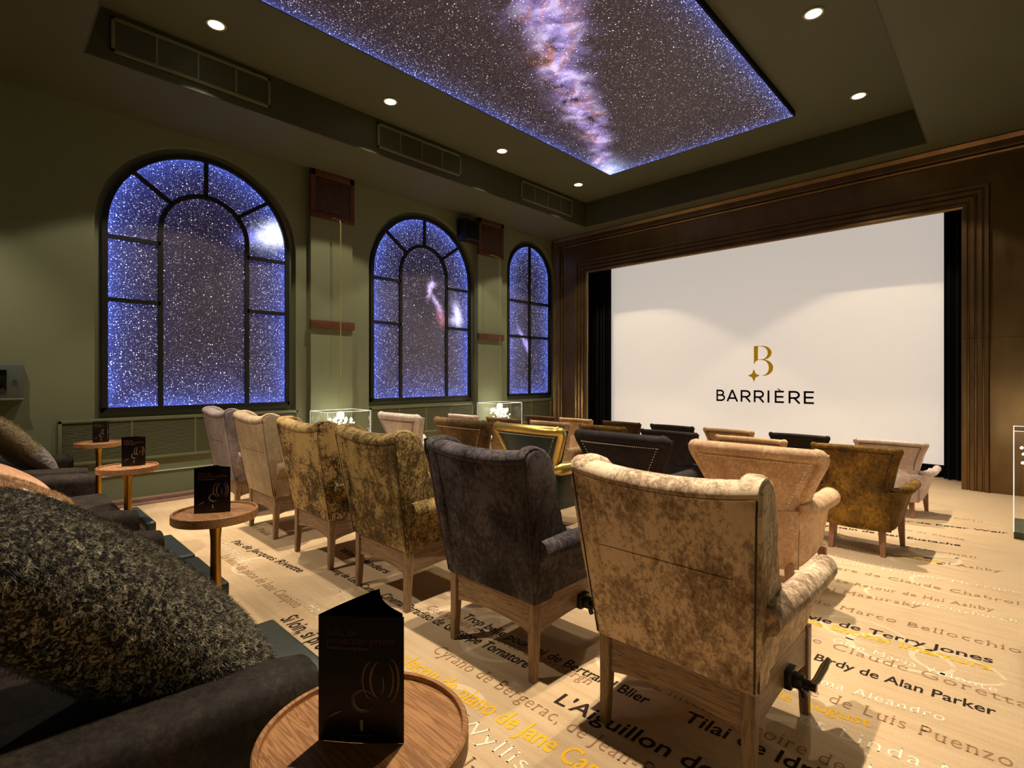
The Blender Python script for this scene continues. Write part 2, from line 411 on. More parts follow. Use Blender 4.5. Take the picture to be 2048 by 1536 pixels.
T('Holly Hunter', -3.09, 1.37, -2.55, .08, 2, 0, 1)
T('de Wenders', -2.95, 1.03, -2.35, .07, 3, 1, 0)
T('Le Prince de Sydney', -3.25, 1.60, -2.62, .06, 2, 0, 1)
T('Sang de Leos Carax', -3.55, 1.76, -2.95, .06, 0, 1, 0)
T('Wyllis', -1.62, 1.33, -1.25, .08, 2, 0, 1)
T('Valmont de Milos Forman', -1.55, 1.17, -.3, .10, 1, 0, 1)
T('Saut dans le vide de Marco Bellocchio', -1.7, 3.52, .03, .07, 1, 0, 1, 3.66)
T('Le Retour de Hal Ashby', -.87, 4.06, -.08, .065, 1, 0, 1, 4.20)
T('Paul Mazursky', -1.0, 3.83, -.4, .065, 1, 0, 1, 3.96)
T('Jill Clayburgh', -.45, 4.0, .02, .06, 2, 0, 1, 4.1)
T('Violette Noziere de Claude Chabrol', -1.5, 4.27, .03, .065, 1, 0, 1, 4.43)
T('Isabelle Huppert Monique Mercure', -1.4, 4.42, .03, .06, 2, 0, 1, 4.66)
T('snorel de Shohei Imamura', -1.15, 3.23, -.07, .07, 3, 1, 0, 3.35)
T('La Maman et la putain de Jean Eustache', -1.9, 5.42, -.31, .07, 0, 1, 0, 5.62)
T('Paul Newman', -.78, 5.24, -.2, .06, 1, 0, 1, 5.34)
T('Les Funerailles de Hal Ashby', -1.2, 4.85, -.06, .065, 1, 0, 1, 5.07)
T('Franco Nero', -1.0, 4.62, -.5, .06, 2, 0, 1)
T("L'Empereur de Peter Weir", -1.2, 6.12, -.03, .06, 0, 1, 0, 6.36)
T('Miou-Miou de Claude', -1.0, 5.85, -.3, .06, 1, 0, 1)
T('Ettore Scola', -.9, 6.7, -.2, .06, 1, 0, 1)
T('Shelley Duvall', -1.0, 5.0, -.4, .06, 3, 1, 0)
T('Robert Altman', -2.4, 2.95, -1.5, .075, 0, 1, 0)
T('Les Ailes du desir', -2.9, 2.2, -2.2, .07, 3, 1, 0)
T('Wim Wenders', -3.9, 2.0, -3.2, .07, 0, 1, 0)
T('Maurice Pialat', -5.4, 1.75, -4.7, .07, 1, 0, 1)
def text_meshes():
    made = []
    for (s, x0, y0, x1, h, ik, bold, serif, y1) in TEXTS:
        cu = bpy.data.curves.new('lettering', 'FONT'); cu.body = s; cu.size = 1; cu.offset = .014 if bold else (-.008 if serif else 0)
        cu.fill_mode = 'FRONT' if hasattr(cu, 'fill_mode') else cu.fill_mode; cu.resolution_u = 3
        if serif: cu.space_character = 1.12
        o = bpy.data.objects.new('lettering', cu); C.objects.link(o); made.append(o)
    bpy.context.view_layer.update(); dg = bpy.context.evaluated_depsgraph_get()
    out = []
    for o in made:
        me = o.evaluated_get(dg).to_mesh(); 
        V = [(v.co.x, v.co.y) for v in me.vertices]; Fs = [tuple(p.vertices) for p in me.polygons]
        o.evaluated_get(dg).to_mesh_clear(); out.append((V, Fs))
    for o in made:
        d = o.data; bpy.data.objects.remove(o); bpy.data.curves.remove(d)
    return out
def serifs(V, Fs):
    cnt = {}
    for f in Fs:
        for i in range(len(f)):
            a, b = f[i], f[(i + 1) % len(f)]; k = (min(a, b), max(a, b)); cnt.setdefault(k, []).append(f)
    V = list(V); Fs = list(Fs)
    for (a, b), fs in cnt.items():
        if len(fs) != 1: continue
        (xa, ya), (xb, yb) = V[a], V[b]
        L = abs(xa - xb)
        if abs(ya - yb) < 1e-3 and .03 < L < .13:
            cy = sum(V[i][1] for i in fs[0]) / len(fs[0]); t = .035 if cy > ya else -.035
            lo, hi = min(xa, xb) - .055, max(xa, xb) + .055; n = len(V)
            V += [(lo, ya), (hi, ya), (hi, ya + t), (lo, ya + t)]; Fs.append((n, n + 1, n + 2, n + 3))
    return V, Fs
def put_text(bm, VF, fn, mi):
    V, Fs = VF; vs = [bm.verts.new(fn(x, y)) for x, y in V]
    for f in Fs:
        try: bm.faces.new([vs[i] for i in f]).material_index = mi
        except ValueError: pass
LEAF_TXT = len(TEXTS)
TEXTS += [('Salle de', 0, 0, None, 1, 0, 0, 0, None), ('projection privée', 0, 0, None, 1, 0, 0, 0, None), ('Private Screening Room', 0, 0, None, 1, 0, 1, 0, None)]
TM = text_meshes()
bm = FLOOR_BM
quad(bm, (NX, BY, 0), (RX, BY, 0), (RX, 9.6, 0), (NX, 9.6, 0))
lay = 0
for (s, x0, y0, x1, h, ik, bold, serif, y1), VF in zip(TEXTS[:LEAF_TXT], TM[:LEAF_TXT]):
    V, Fs = serifs(*VF) if serif else VF
    wd = max(v[0] for v in V); capn = .72; lay += 1
    sx = (x1 - x0) / wd; sy = h / capn; sl = ((y1 - y0) / wd) if y1 else 0
    z = .0008 + .00003 * lay
    put_text(bm, (V, Fs), lambda x, y, sx=sx, sy=sy, sl=sl, x0=x0, y0=y0, z=z: (x0 + x * sx, y0 + y * sy + x * sl, z), ik + 1)
def ring(cx, cy, r, wv, mi, a0=0, a1=2 * PI, ex=1.0):
    n = 40; rows = [[], []]
    for i in range(n + 1):
        a = lerp(a0, a1, i / n)
        for j, q in enumerate((r - wv / 2 * abs(math.sin((a - a0) / (a1 - a0) * PI)) - .002, r + wv / 2)):
            rows[j].append((cx + ex * q * math.cos(a), cy + q * math.sin(a), .0006))
    grid(bm, rows, mi=mi)
for q in ((-1.72, 1.42, .10, .045), (-2.33, 1.93, .11, .045), (-1.95, 1.86, .13, .04), (-.42, 3.24, .16, .03), (-.2, 3.28, .13, .02), (-.6, 3.38, .15, .02), (-.55, 5.15, .2, .03),
          (-1.3, 2.2, .15, .03), (-2.8, 1.6, .13, .04), (-.3, 4.5, .16, .02), (-.5, 4.05, .15, .015), (-4.0, 1.42, .15, .03)):
    ring(q[0], q[1], q[2], q[3] * .9, 5, random.uniform(0, 2), random.uniform(5, 7.5), 1.3)
for q in ((-1.15, 2.33, .12, .05), (-.55, 2.20, .12, .05), (-2.05, 2.02, .10, .04), (-.25, 5.1, .14, .04), (-.45, 4.93, .15, .05)):
    ring(q[0], q[1], q[2], q[3] * .7, 5, random.uniform(0, 2), random.uniform(4, 6), 1.6)
fl = struct('floor', bm, [M['carpet']] + INK, smooth=0)

# ------------------------------------------------------------------ windows: backlit star panels
def win_mat(i, W_):
    def fn(x, y, z, g):
        q = fmax(z - W_['spring'], 0.0); yy = y - W_['c']
        d = fmin(W_['R'] - .05 - fsqrt(yy * yy + q * q), z - (W_['sill'] + .05)); d = fmax(d, 0.0)
        wv = noise(g, 7, 4, .65, 1.5); wy = y + (wv - .5) * .16; wz = z + (noise(mapv(g, loc=(3, 5, 7)), 6, 4, .65, 1.5) - .5) * .16
        if i == 0:
            a = gauss(wy, wz, 2.76, 3.30, .20, .13, .5); b = gauss(wy, wz, 2.55, 3.24, .22, .07, .3)
            neb = vadd(vscale((.95, 1.0, 1.25), a * 3.2 * (wv + .1)), vscale((.20, .22, 1.0), b * .8))
            bo = gauss(y, z, 1.02, 1.75, .3, .8) * 1.0 + gauss(y, z, 2.8, 1.5, .2, .3) * .6
        elif i == 1:
            a = gauss(wy, wz, 5.31, 2.86, .035, .13, -.25) + gauss(wy, wz, 5.36, 2.97, .07, .04, .2) + gauss(wy, wz, 5.45, 2.66, .045, .17, .62) * .8
            b = gauss(wy, wz, 5.55, 2.42, .07, .15, .35); c = gauss(wy, wz, 5.92, 2.50, .07, .17, .25) + gauss(wy, wz, 5.86, 2.38, .1, .07) * .5
            neb = vadd(vadd(vscale((.75, .55, 1.05), a * 1.0), vscale((.75, .22, .28), b * .55)), vscale((.75, .70, 1.2), c * 1.5)); bo = a * 1.0
        else:
            a = gauss(wy, wz, 7.62, 2.19, .05, .22, .6) + gauss(wy, wz, 7.77, 2.02, .05, .14, .2)
            neb = vscale((.45, .38, 1.0), a * .9); bo = a * .5
        return y, z, d, neb, bo
    return starfield('backlit_star_print_%s' % ('large', 'middle', 'narrow')[i], fn, 1.0, .75)
for i, W_ in enumerate(WINS):
    c, R, s0, sp = W_['c'], W_['R'], W_['sill'], W_['spring']
    e = thing('window_%d' % (i + 1), '', '', (0, 0, 0)); del e['label']; del e['category']; e['kind'] = 'structure'
    bm = bmesh.new(); xb = NX + .005
    def outline(r, z0, n=44): return [(c - r, z0)] + [(c + r * math.cos(PI - PI * k / n), sp + r * math.sin(PI - PI * k / n)) for k in range(n + 1)] + [(c + r, z0)]
    pts = outline(R - .03, s0 + .03)
    prism(bm, pts, lambda p, d: (xb + d, p[0], p[1]), 0, .012)
    obj('star_panel', bm, win_mat(i, W_), e, 0)
    # frame
    bm = bmesh.new(); o_, i_ = outline(R, s0), outline(R - .055, s0 + .055); x0, x1 = xb, xb + .05
    rows = [[(x0, *p) for p in o_], [(x1, *p) for p in o_], [(x1, *p) for p in i_], [(x0, *p) for p in i_]]
    grid(bm, rows)
    box(bm, x0, x1, c - R, c + R, s0, s0 + .055)
    obj('window_frame', bm, M['black_metal'], e, 30)
    bars = bmesh.new()
    def bar(a, b, wd=.045):
        a, b = Vector(a), Vector(b); t = (b - a).normalized(); n = Vector((-t.y, t.x)) * wd / 2
        prism(bars, [a + n, b + n, b - n, a - n], lambda p, d: (d, p[0], p[1]), xb + .013, xb + .045)
    if i < 2:
        r = .47
        n = 30; z1 = sp + .04
        o2 = [(c - r, s0 + .04)] + [(c + r * math.cos(PI - PI * k / n), z1 + (r + .02) * math.sin(PI - PI * k / n)) for k in range(n + 1)] + [(c + r, s0 + .04)]
        for a, b in zip(o2, o2[1:]): bar(a, b, .05)
        for ang in (41, 90, 139):
            a = math.radians(ang); bar((c + (r + .01) * math.cos(a), z1 + (r + .03) * math.sin(a)), (c + (R - .02) * math.cos(a), sp + (R - .02) * math.sin(a)))
        for zz in (2.935, 2.245):
            bar((c - R + .02, zz), (c - r, zz)); bar((c + r, zz), (c + R - .02, zz))
    else:
        bar((c, s0 + .04), (c, sp + R - .03), .055)
        for zz in (2.905, 2.20): bar((c - R + .02, zz), (c + R - .02, zz), .05)
    obj('glazing_bars', bars, M['black_metal'], e, 30)
# radiator grilles under the windows
def grille(y0, y1, z0, z1, label, x0=WX, dx=.03, nbar=3, slats=26, name='radiator_grille'):
    e = thing(name, label, 'grille', (x0, (y0 + y1) / 2, z0)); ox, oy, oz = x0, (y0 + y1) / 2, z0
    bm = bmesh.new(); w_ = .03
    for a in ((y0, y1, z0, z0 + w_), (y0, y1, z1 - w_, z1), (y0, y0 + w_, z0, z1), (y1 - w_, y1, z0, z1)):
        box(bm, 0, dx, a[0] - oy, a[1] - oy, a[2] - oz, a[3] - oz, .003)
    for k in range(1, nbar + 1):
        yy = lerp(y0, y1, k / (nbar + 1)) - oy; box(bm, 0, dx * .8, yy - .008, yy + .008, .01, z1 - z0 - .01)
    obj('frame', bm, M['grille'], e)
    bm = bmesh.new(); box(bm, .001, .006, y0 - oy + .01, y1 - oy - .01, .01, z1 - z0 - .01); obj('backing', bm, M['grille_dark'], e)
    bm = bmesh.new()
    for k in range(slats):
        zz = lerp(w_, z1 - z0 - w_, (k + .5) / slats); h = (z1 - z0) / slats * .32
        prism(bm, [(.008, zz + h * 1.2), (dx * .75, zz - h * .2), (dx * .75, zz - h), (.008, zz + h * .5)], lambda p, d: (p[0], d, p[1]), y0 - oy + .01, y1 - oy - .01)
    sl = obj('slats', bm, M['grille'], e, 30)
    return e
grille(.55, 3.02, .47, .94, 'long slatted olive radiator grille under the large left window')
grille(4.12, 6.2, .47, .925, 'slatted olive radiator grille under the middle arched window', nbar=3)
grille(7.15, 8.40, .47, .925, 'slatted olive radiator grille under the narrow window by the screen', nbar=1)
# tray-side air vents
for (y0, y1, lb) in ((.823, 2.224, 'recessed air vent in the tray side nearest the rear'), (3.557, 4.957, 'recessed air vent in the middle of the left tray side'), (6.256, 7.652, 'recessed air vent in the tray side nearest the screen')):
    grille(y0, y1, 4.352, 4.675, 'olive ' + lb, TX0 + .016, .02, 3, 22, 'air_vent')
# pilasters
for (y0, y1, k) in ((3.16, 3.785, 3), (6.25, 6.86, 4)):
    bm = bmesh.new(); box(bm, WX - .005, -6.92, y0, y1, 0, ZS); p = struct('trim_%d' % k, bm, M['wall'])
    bm = bmesh.new(); box(bm, -6.94, -6.895, y0 - .01, y1 + .01, 3.62, ZS, .004)
    obj('cane_capital', bm, M['caneboard'], p)
    bm = bmesh.new(); box(bm, -6.93, -6.885, y0 - .015, y1 + .015, 3.60, 3.685, .004); box(bm, -6.93, -6.888, y0 - .012, y1 + .012, ZS - .09, ZS - .002, .004)
    box(bm, -6.93, -6.888, y0 - .012, y0 + .05, 3.62, ZS - .01); box(bm, -6.93, -6.888, y1 - .05, y1 + .012, 3.62, ZS - .01)
    obj('capital_border', bm, M['redwood'], p)
    bm = bmesh.new(); box(bm, -6.93, -6.87, y0 - .02, y1 + .01, 2.07, 2.18, .004)
    obj('wood_band', bm, M['redwood'], p)
# proscenium
def frame_prof(prof, z0, z1, bm, dy=0, top=True):
    for sgn, xi in ((-1, -6.15), (1, -.46)):
        rows = []
        for t, y in prof:
            rows.append([(xi + sgn * t, PY + y + dy, z0), (xi + sgn * t, PY + y + dy, (3.485 + t * .97) if top else z1)])
        grid(bm, rows)
    if top:
        rows = [[(-6.15 - t, PY + y, 3.485 + t * .97), (-.46 + t, PY + y, 3.485 + t * .97)] for t, y in prof]
        grid(bm, rows)
PROF = [(0, .04), (0, 0), (.02, -.012), (.05, -.012), (.055, .008), (.07, .008), (.08, -.02), (.12, -.03), (.125, -.008), (.14, -.008), (.15, -.035), (.19, -.045), (.195, -.02), (.21, -.02), (.215, -.05), (.25, -.06), (.262, -.02),
        (.60, -.02), (.605, -.045), (.625, -.055), (.635, -.03), (.645, -.03), (.655, -.06), (.68, -.07), (.74, -.075), (.79, -.105), (.80, -.10), (.80, .3)]
bm = bmesh.new(); frame_prof(PROF, 1.872, 0, bm); pf = struct('trim_5', bm, M['bronze'], smooth=25)
bm = bmesh.new(); frame_prof([(t, y) for t, y in PROF], 0, 1.868, bm, -.008, False)
obj('lower_casing', bm, M['bronze'], pf, 25)
# black reveal behind the casing
bm = bmesh.new()
box(bm, -6.75, -6.16, PY + .045, PY + .075, 0, 4.25); box(bm, -.45, .25, PY + .045, PY + .075, 0, 4.25); box(bm, -6.75, .25, PY + .045, PY + .075, 3.50, 4.25)
obj('black_masking', bm, M['black'], pf, 25)
# black drapes and screen
def drape(x0, x1, label, yb=9.12):
    bm = bmesh.new(); rows = []; n = int((x1 - x0) / .012)
    for i in range(n + 1):
        x = lerp(x0, x1, i / n); y = yb + .03 * math.sin(x * 75) + .012 * math.sin(x * 31)
        rows.append([(x, y, .01), (x, y, 2.0), (x, y, 4.25)])
    grid(bm, rows); bmesh.ops.solidify(bm, geom=bm.faces[:], thickness=.01)
    o = obj('stage_drape', bm, M['drape']); return tag(o, label, 'curtain', 'black drapes flanking the screen')
LX, RXs = onY(1221, 600, 9.12).x, onY(1888, 600, 9.12).x
drape(-6.55, LX, 'black folded drape at the left edge of the projection screen')
drape(RXs, -.2, 'black folded drape at the right edge of the projection screen')
YS = 9.30
scr = thing('projection_screen', 'large white projection screen showing a gold and black logo', 'screen', (-3.4, YS, .17))
bm = bmesh.new(); box(bm, -3.1, 3.1, 0, .02, 0, 3.9); sp_ = obj('screen_surface', bm, M['screen'], scr)
def S3(cx, cy): p = onY(1380 + cx / 6.827, 650 + cy / 6.827, YS); return p
def spoly(bm, pts, y=-.003, mi=0):
    f = bm.faces.new([bm.verts.new((p[0] + 3.4, y, p[1] - .17)) for p in pts]); f.material_index = mi
lg = bmesh.new()
W2 = lambda a, b: (S3(a, b).x, S3(a, b).z)
def arcp(cx, cy, rx, ry, a0, a1, n=24): return [(cx + rx * math.cos(math.radians(lerp(a0, a1, i / n))), cy - ry * math.sin(math.radians(lerp(a0, a1, i / n)))) for i in range(n + 1)]
def cres(o, i_):
    for (a, b), (c, d) in zip(zip(o, o[1:]), zip(i_, i_[1:])): spoly(lg, [W2(*a), W2(*b), W2(*d), W2(*c)])
cres(arcp(990, 380, 124, 95, 92, -92), arcp(968, 380, 94, 89, 92, -92))
cres(arcp(1003, 583, 133, 110, 92, -92), arcp(983, 583, 94, 105, 92, -92))
spoly(lg, [W2(873, 288), W2(928, 288), W2(928, 478), W2(895, 500), W2(873, 540)])
spoly(lg, [W2(920, 285), W2(1000, 285), W2(1000, 291), W2(920, 291)]); spoly(lg, [W2(905, 469), W2(1010, 471), W2(1010, 476), W2(905, 478)])
st = []
for k in range(4):
    a = k * 90; L_ = (82, 90, 82, 85)[k]
    st.append((873 + L_ * math.cos(math.radians(a)), 690 - L_ * math.sin(math.radians(a))))
    st.append((873 + 36 * math.cos(math.radians(a + 45)), 690 - 36 * math.sin(math.radians(a + 45))))
for k in range(8): spoly(lg, [W2(873, 690), W2(*st[k]), W2(*st[(k + 1) % 8])])
obj('gold_monogram', lg, M['logo_gold'], scr, 0)
lt = bmesh.new()
def stroke(pts, th, fn):
    for a, b in zip(pts, pts[1:]):
        a, b = Vector(a), Vector(b); t = (b - a).normalized(); n = Vector((-t.y, t.x)) * th / 2; e_ = t * th * .12
        spoly(lt, [fn(*(a + n - e_)), fn(*(b + n + e_)), fn(*(b - n + e_)), fn(*(a - n - e_))])
def arcs(cx, cy, rx, ry, a0, a1, n=12): return [(cx + rx * math.cos(math.radians(lerp(a0, a1, i / n))), cy + ry * math.sin(math.radians(lerp(a0, a1, i / n)))) for i in range(n + 1)]
GL = {'B': [[(0, 0), (0, 1)], [(0, .94), (.38, .94)], arcs(.36, .735, .26, .205, 90, -90), [(0, .53), (.42, .53)], arcs(.40, .30, .32, .235, 90, -90), [(.42, .06), (0, .06)]],
      'A': [[(0, 0), (.42, 1)], [(.42, 1), (.84, 0)], [(.17, .28), (.67, .28)]],
      'R': [[(0, 0), (0, 1)], [(0, .94), (.42, .94)], arcs(.40, .685, .30, .255, 90, -90), [(.42, .43), (0, .43)], [(.36, .42), (.74, 0)]],
      'I': [[(0, 0), (0, 1)]], 'E': [[(0, 0), (0, 1)], [(0, .94), (.66, .94)], [(0, .5), (.62, .5)], [(0, .06), (.66, .06)]]}
ZB = (onY(1380 + 360 / 6.827, 650 + 1030 / 6.827, YS).z + onY(1380 + 1690 / 6.827, 650 + 1082 / 6.827, YS).z) / 2
ZC = (onY(1380 + 360 / 6.827, 650 + 882 / 6.827, YS).z + onY(1380 + 1690 / 6.827, 650 + 910 / 6.827, YS).z) / 2
HC = ZC - ZB
for ch, a, b in (('B', 372, 470), ('A', 512, 645), ('R', 704, 822), ('R', 884, 1005), ('I', 1072, 1072), ('E', 1170, 1280), ('R', 1360, 1495), ('E', 1568, 1690)):
    xa, xb_ = S3(a, 1000).x, S3(b, 1000).x; wn = {'B': .72, 'A': .84, 'R': .74, 'I': 1, 'E': .66}[ch]
    sx = (xb_ - xa) / wn if ch != 'I' else HC
    for st_ in GL[ch]: stroke(st_, .155, lambda p, q: (xa + p * sx, ZB + q * HC))
xa, xb_ = S3(1200, 1000).x, S3(1245, 1000).x
stroke([(0, 1.16), (.22, 1.04)], .09, lambda p, q: (xa + p * (xb_ - xa) / .3, ZB + q * HC))
obj('black_lettering', lt, M['logo_black'], scr, 0)
bm = bmesh.new()
rows = []
for i in range(420):
    x = -6.2 + 5.6 * i / 419; y = 9.27 + .012 * math.sin(x * 60); rows.append([(x, y, 0.005), (x, y, .165)])
grid(bm, rows); bmesh.ops.solidify(bm, geom=bm.faces[:], thickness=.006)
tag(obj('stage_skirt', bm, M['drape']), 'low black pleated skirt below the projection screen', 'curtain')

# ------------------------------------------------------------------ starry ceiling light box
SX0, SX1, SY0, SY1, SZ = -4.679, -1.976, 1.45, 7.09, 4.66
def cfn(x, y, z, g):
    d = fmax(fmin(fmin(x - SX0, SX1 - x), fmin(y - SY0, SY1 - y)), 0.0)
    # milky way band running diagonally to the front left corner
    t = (y - 3.4) * .27777
    wob = (noise(g, 1.6, 5, .62, .6) - .5)
    cxl = x - (-2.86 - (y - 3.4) * .50) - wob * .55 + gauss(x * 0.0, y, 0, 4.6, 1, .8) * .12
    wd = .30 - t * .23 + .02
    wd = fmax(wd, .07)
    q = cxl / wd; band = fexp(q * q * -1.0) * clamp((7.3 - y) * 3.0)
    fil = noise(g, 3.6, 7, .60, .5); fil2 = noise(mapv(g, loc=(9, 4, 2)), 2.6, 6, .65, 1.0)
    dust = clamp((fil - .36) * 3.4); warm = clamp((fil2 - .50) * 4.5)
    col = mix(warm, (.50, .36, .92), (1.0, .32, .12))
    col = mix(clamp((fil - .52) * 4.0), col, (.92, .80, 1.0))
    neb = vscale(col, band * dust * 1.15)
    cor = gauss(x, y, SX0 + .06, SY1 - .08, .22, .42, .5)
    neb = vadd(neb, vscale((.45, .55, 1.0), cor * 1.5 * (fil + .2)))
    return x, y, d, neb, band * .5 + cor
e = thing('star_ceiling_lightbox', 'rectangular starry ceiling panel with a milky way print and blue glowing rim', 'ceiling light', ((SX0 + SX1) / 2, (SY0 + SY1) / 2, ZT))
ox, oy = (SX0 + SX1) / 2, (SY0 + SY1) / 2
bm = bmesh.new(); box(bm, SX0 - .02 - ox, SX1 + .02 - ox, SY0 - .02 - oy, SY1 + .02 - oy, SZ + .004 - ZT, -.001, .003)
obj('housing', bm, M['black'], e)
bm = bmesh.new(); quad(bm, (SX0, SY0, SZ), (SX0, SY1, SZ), (SX1, SY1, SZ), (SX1, SY0, SZ))
sfm = starfield('backlit_star_ceiling_print', cfn, 1.0, .35, 1.7, 1.0, lin(40, 29, 32))
o = obj('star_panel', bm, sfm, e, 0, (-ox, -oy, -ZT))
# ------------------------------------------------------------------ downlights
def spot(parent, z, power, ang, blend, rad=.035, rot=(0, 0, 0)):
    ld = bpy.data.lights.new('spot', 'SPOT'); ld.energy = power; ld.spot_size = math.radians(ang); ld.spot_blend = blend; ld.color = WARM; ld.shadow_soft_size = rad
    lo = bpy.data.objects.new('spot_beam', ld); C.objects.link(lo); lo.parent = parent; lo.location = (0, 0, z); lo.rotation_euler = rot
def downlight(x, y, z, label, pc, pw, tilt=(0, 0, 0), grp='recessed downlights around the starry panel'):
    e = thing('downlight', label, 'ceiling light', (x, y, z), 0, grp)
    bm = bmesh.new(); lathe(bm, [(.066, -.001), (.085, -.001), (.088, -.006), (.082, -.012), (.068, -.010), (.066, -.001)], n=28, cap=False); obj('trim_ring', bm, M['trimring'], e)
    bm = bmesh.new(); lathe(bm, [(.001, -.0025), (.067, -.0025), (.066, -.008), (.001, -.009)], n=24); obj('lens', bm, M['lens'], e)
    if pc: spot(e, -.03, pc, 54, 1.0, rot=tilt)
    if pw: spot(e, -.03, pw, 98, .14, rot=tilt)
    return e
nm = ['nearest', 'second', 'third', 'farthest']
for i, (x, y) in enumerate(LAMPS):
    side = 'left' if x < -3 else 'right'
    downlight(x, y, ZT, 'round recessed downlight %s of the starry panel, %s from the screen' % (side, ['fourth', 'third', 'second', 'first'][i % 4]), P_CORE, P_WIDE)
for x, y, pw_, tl, cone in REAR_LAMPS:
    dl = downlight(x, y, ZS, 'round recessed downlight in the rear soffit above the sofas, %s' % ('by the left wall' if x < -5 else 'in the middle'), 0, 0, (0, 0, 0), 'rear downlights')
    spot(dl, -.03, pw_, cone, .6, rot=(math.radians(tl), 0, 0))

# ------------------------------------------------------------------ wing chairs (row nearest the camera)
VEL = {
 'lav': velvet('lavender_grey_velvet', lin(104, 92, 92), lin(164, 150, 148), 1, .25),
 'greige': velvet('greige_velvet', lin(140, 120, 96), lin(190, 168, 138), 2, .2),
 'mott': velvet('mottled_olive_velvet', lin(58, 42, 20), lin(192, 160, 106), 3, .8, 1.3),
 'olive': velvet('olive_gold_velvet', lin(64, 50, 24), lin(172, 144, 90), 4, .75, 1.3),
 'char': velvet('charcoal_velvet', lin(20, 17, 18), lin(86, 78, 80), 5, .55, .8),
 'beige': velvet('crushed_beige_velvet', lin(118, 90, 66), lin(232, 204, 172), 6, .55, .9),
 'pale': velvet('pale_grey_velvet', lin(164, 148, 136), lin(216, 202, 190), 7, .3),
 'brown': velvet('brown_olive_velvet', lin(60, 42, 20), lin(124, 96, 56), 8, .4),
 'black': velvet('black_velvet', lin(14, 11, 11), lin(44, 37, 36), 9, .3, 1, .2),
 'peachy': velvet('peach_beige_velvet', lin(168, 130, 98), lin(226, 190, 152), 10, .4),
 'mustard': velvet('mustard_olive_velvet', lin(62, 42, 10), lin(140, 104, 36), 11, .45, .8),
 'pink': velvet('pinkish_grey_velvet', lin(168, 146, 136), lin(214, 194, 184), 12, .3),
 'tan': velvet('tan_velvet', lin(150, 118, 84), lin(200, 166, 124), 13, .3),
 'dkbrown': velvet('dark_brown_velvet_chair', lin(40, 24, 14), lin(92, 62, 38), 14, .3),
 'sand': velvet('sand_velvet', lin(140, 110, 80), lin(206, 174, 136), 15, .45),
}
def yrear(z): return -.335 - .115 * (z - .36) / .69
def hwid(z): return lerp(.308, .356, sstep(0) + (z - .36) / .69)
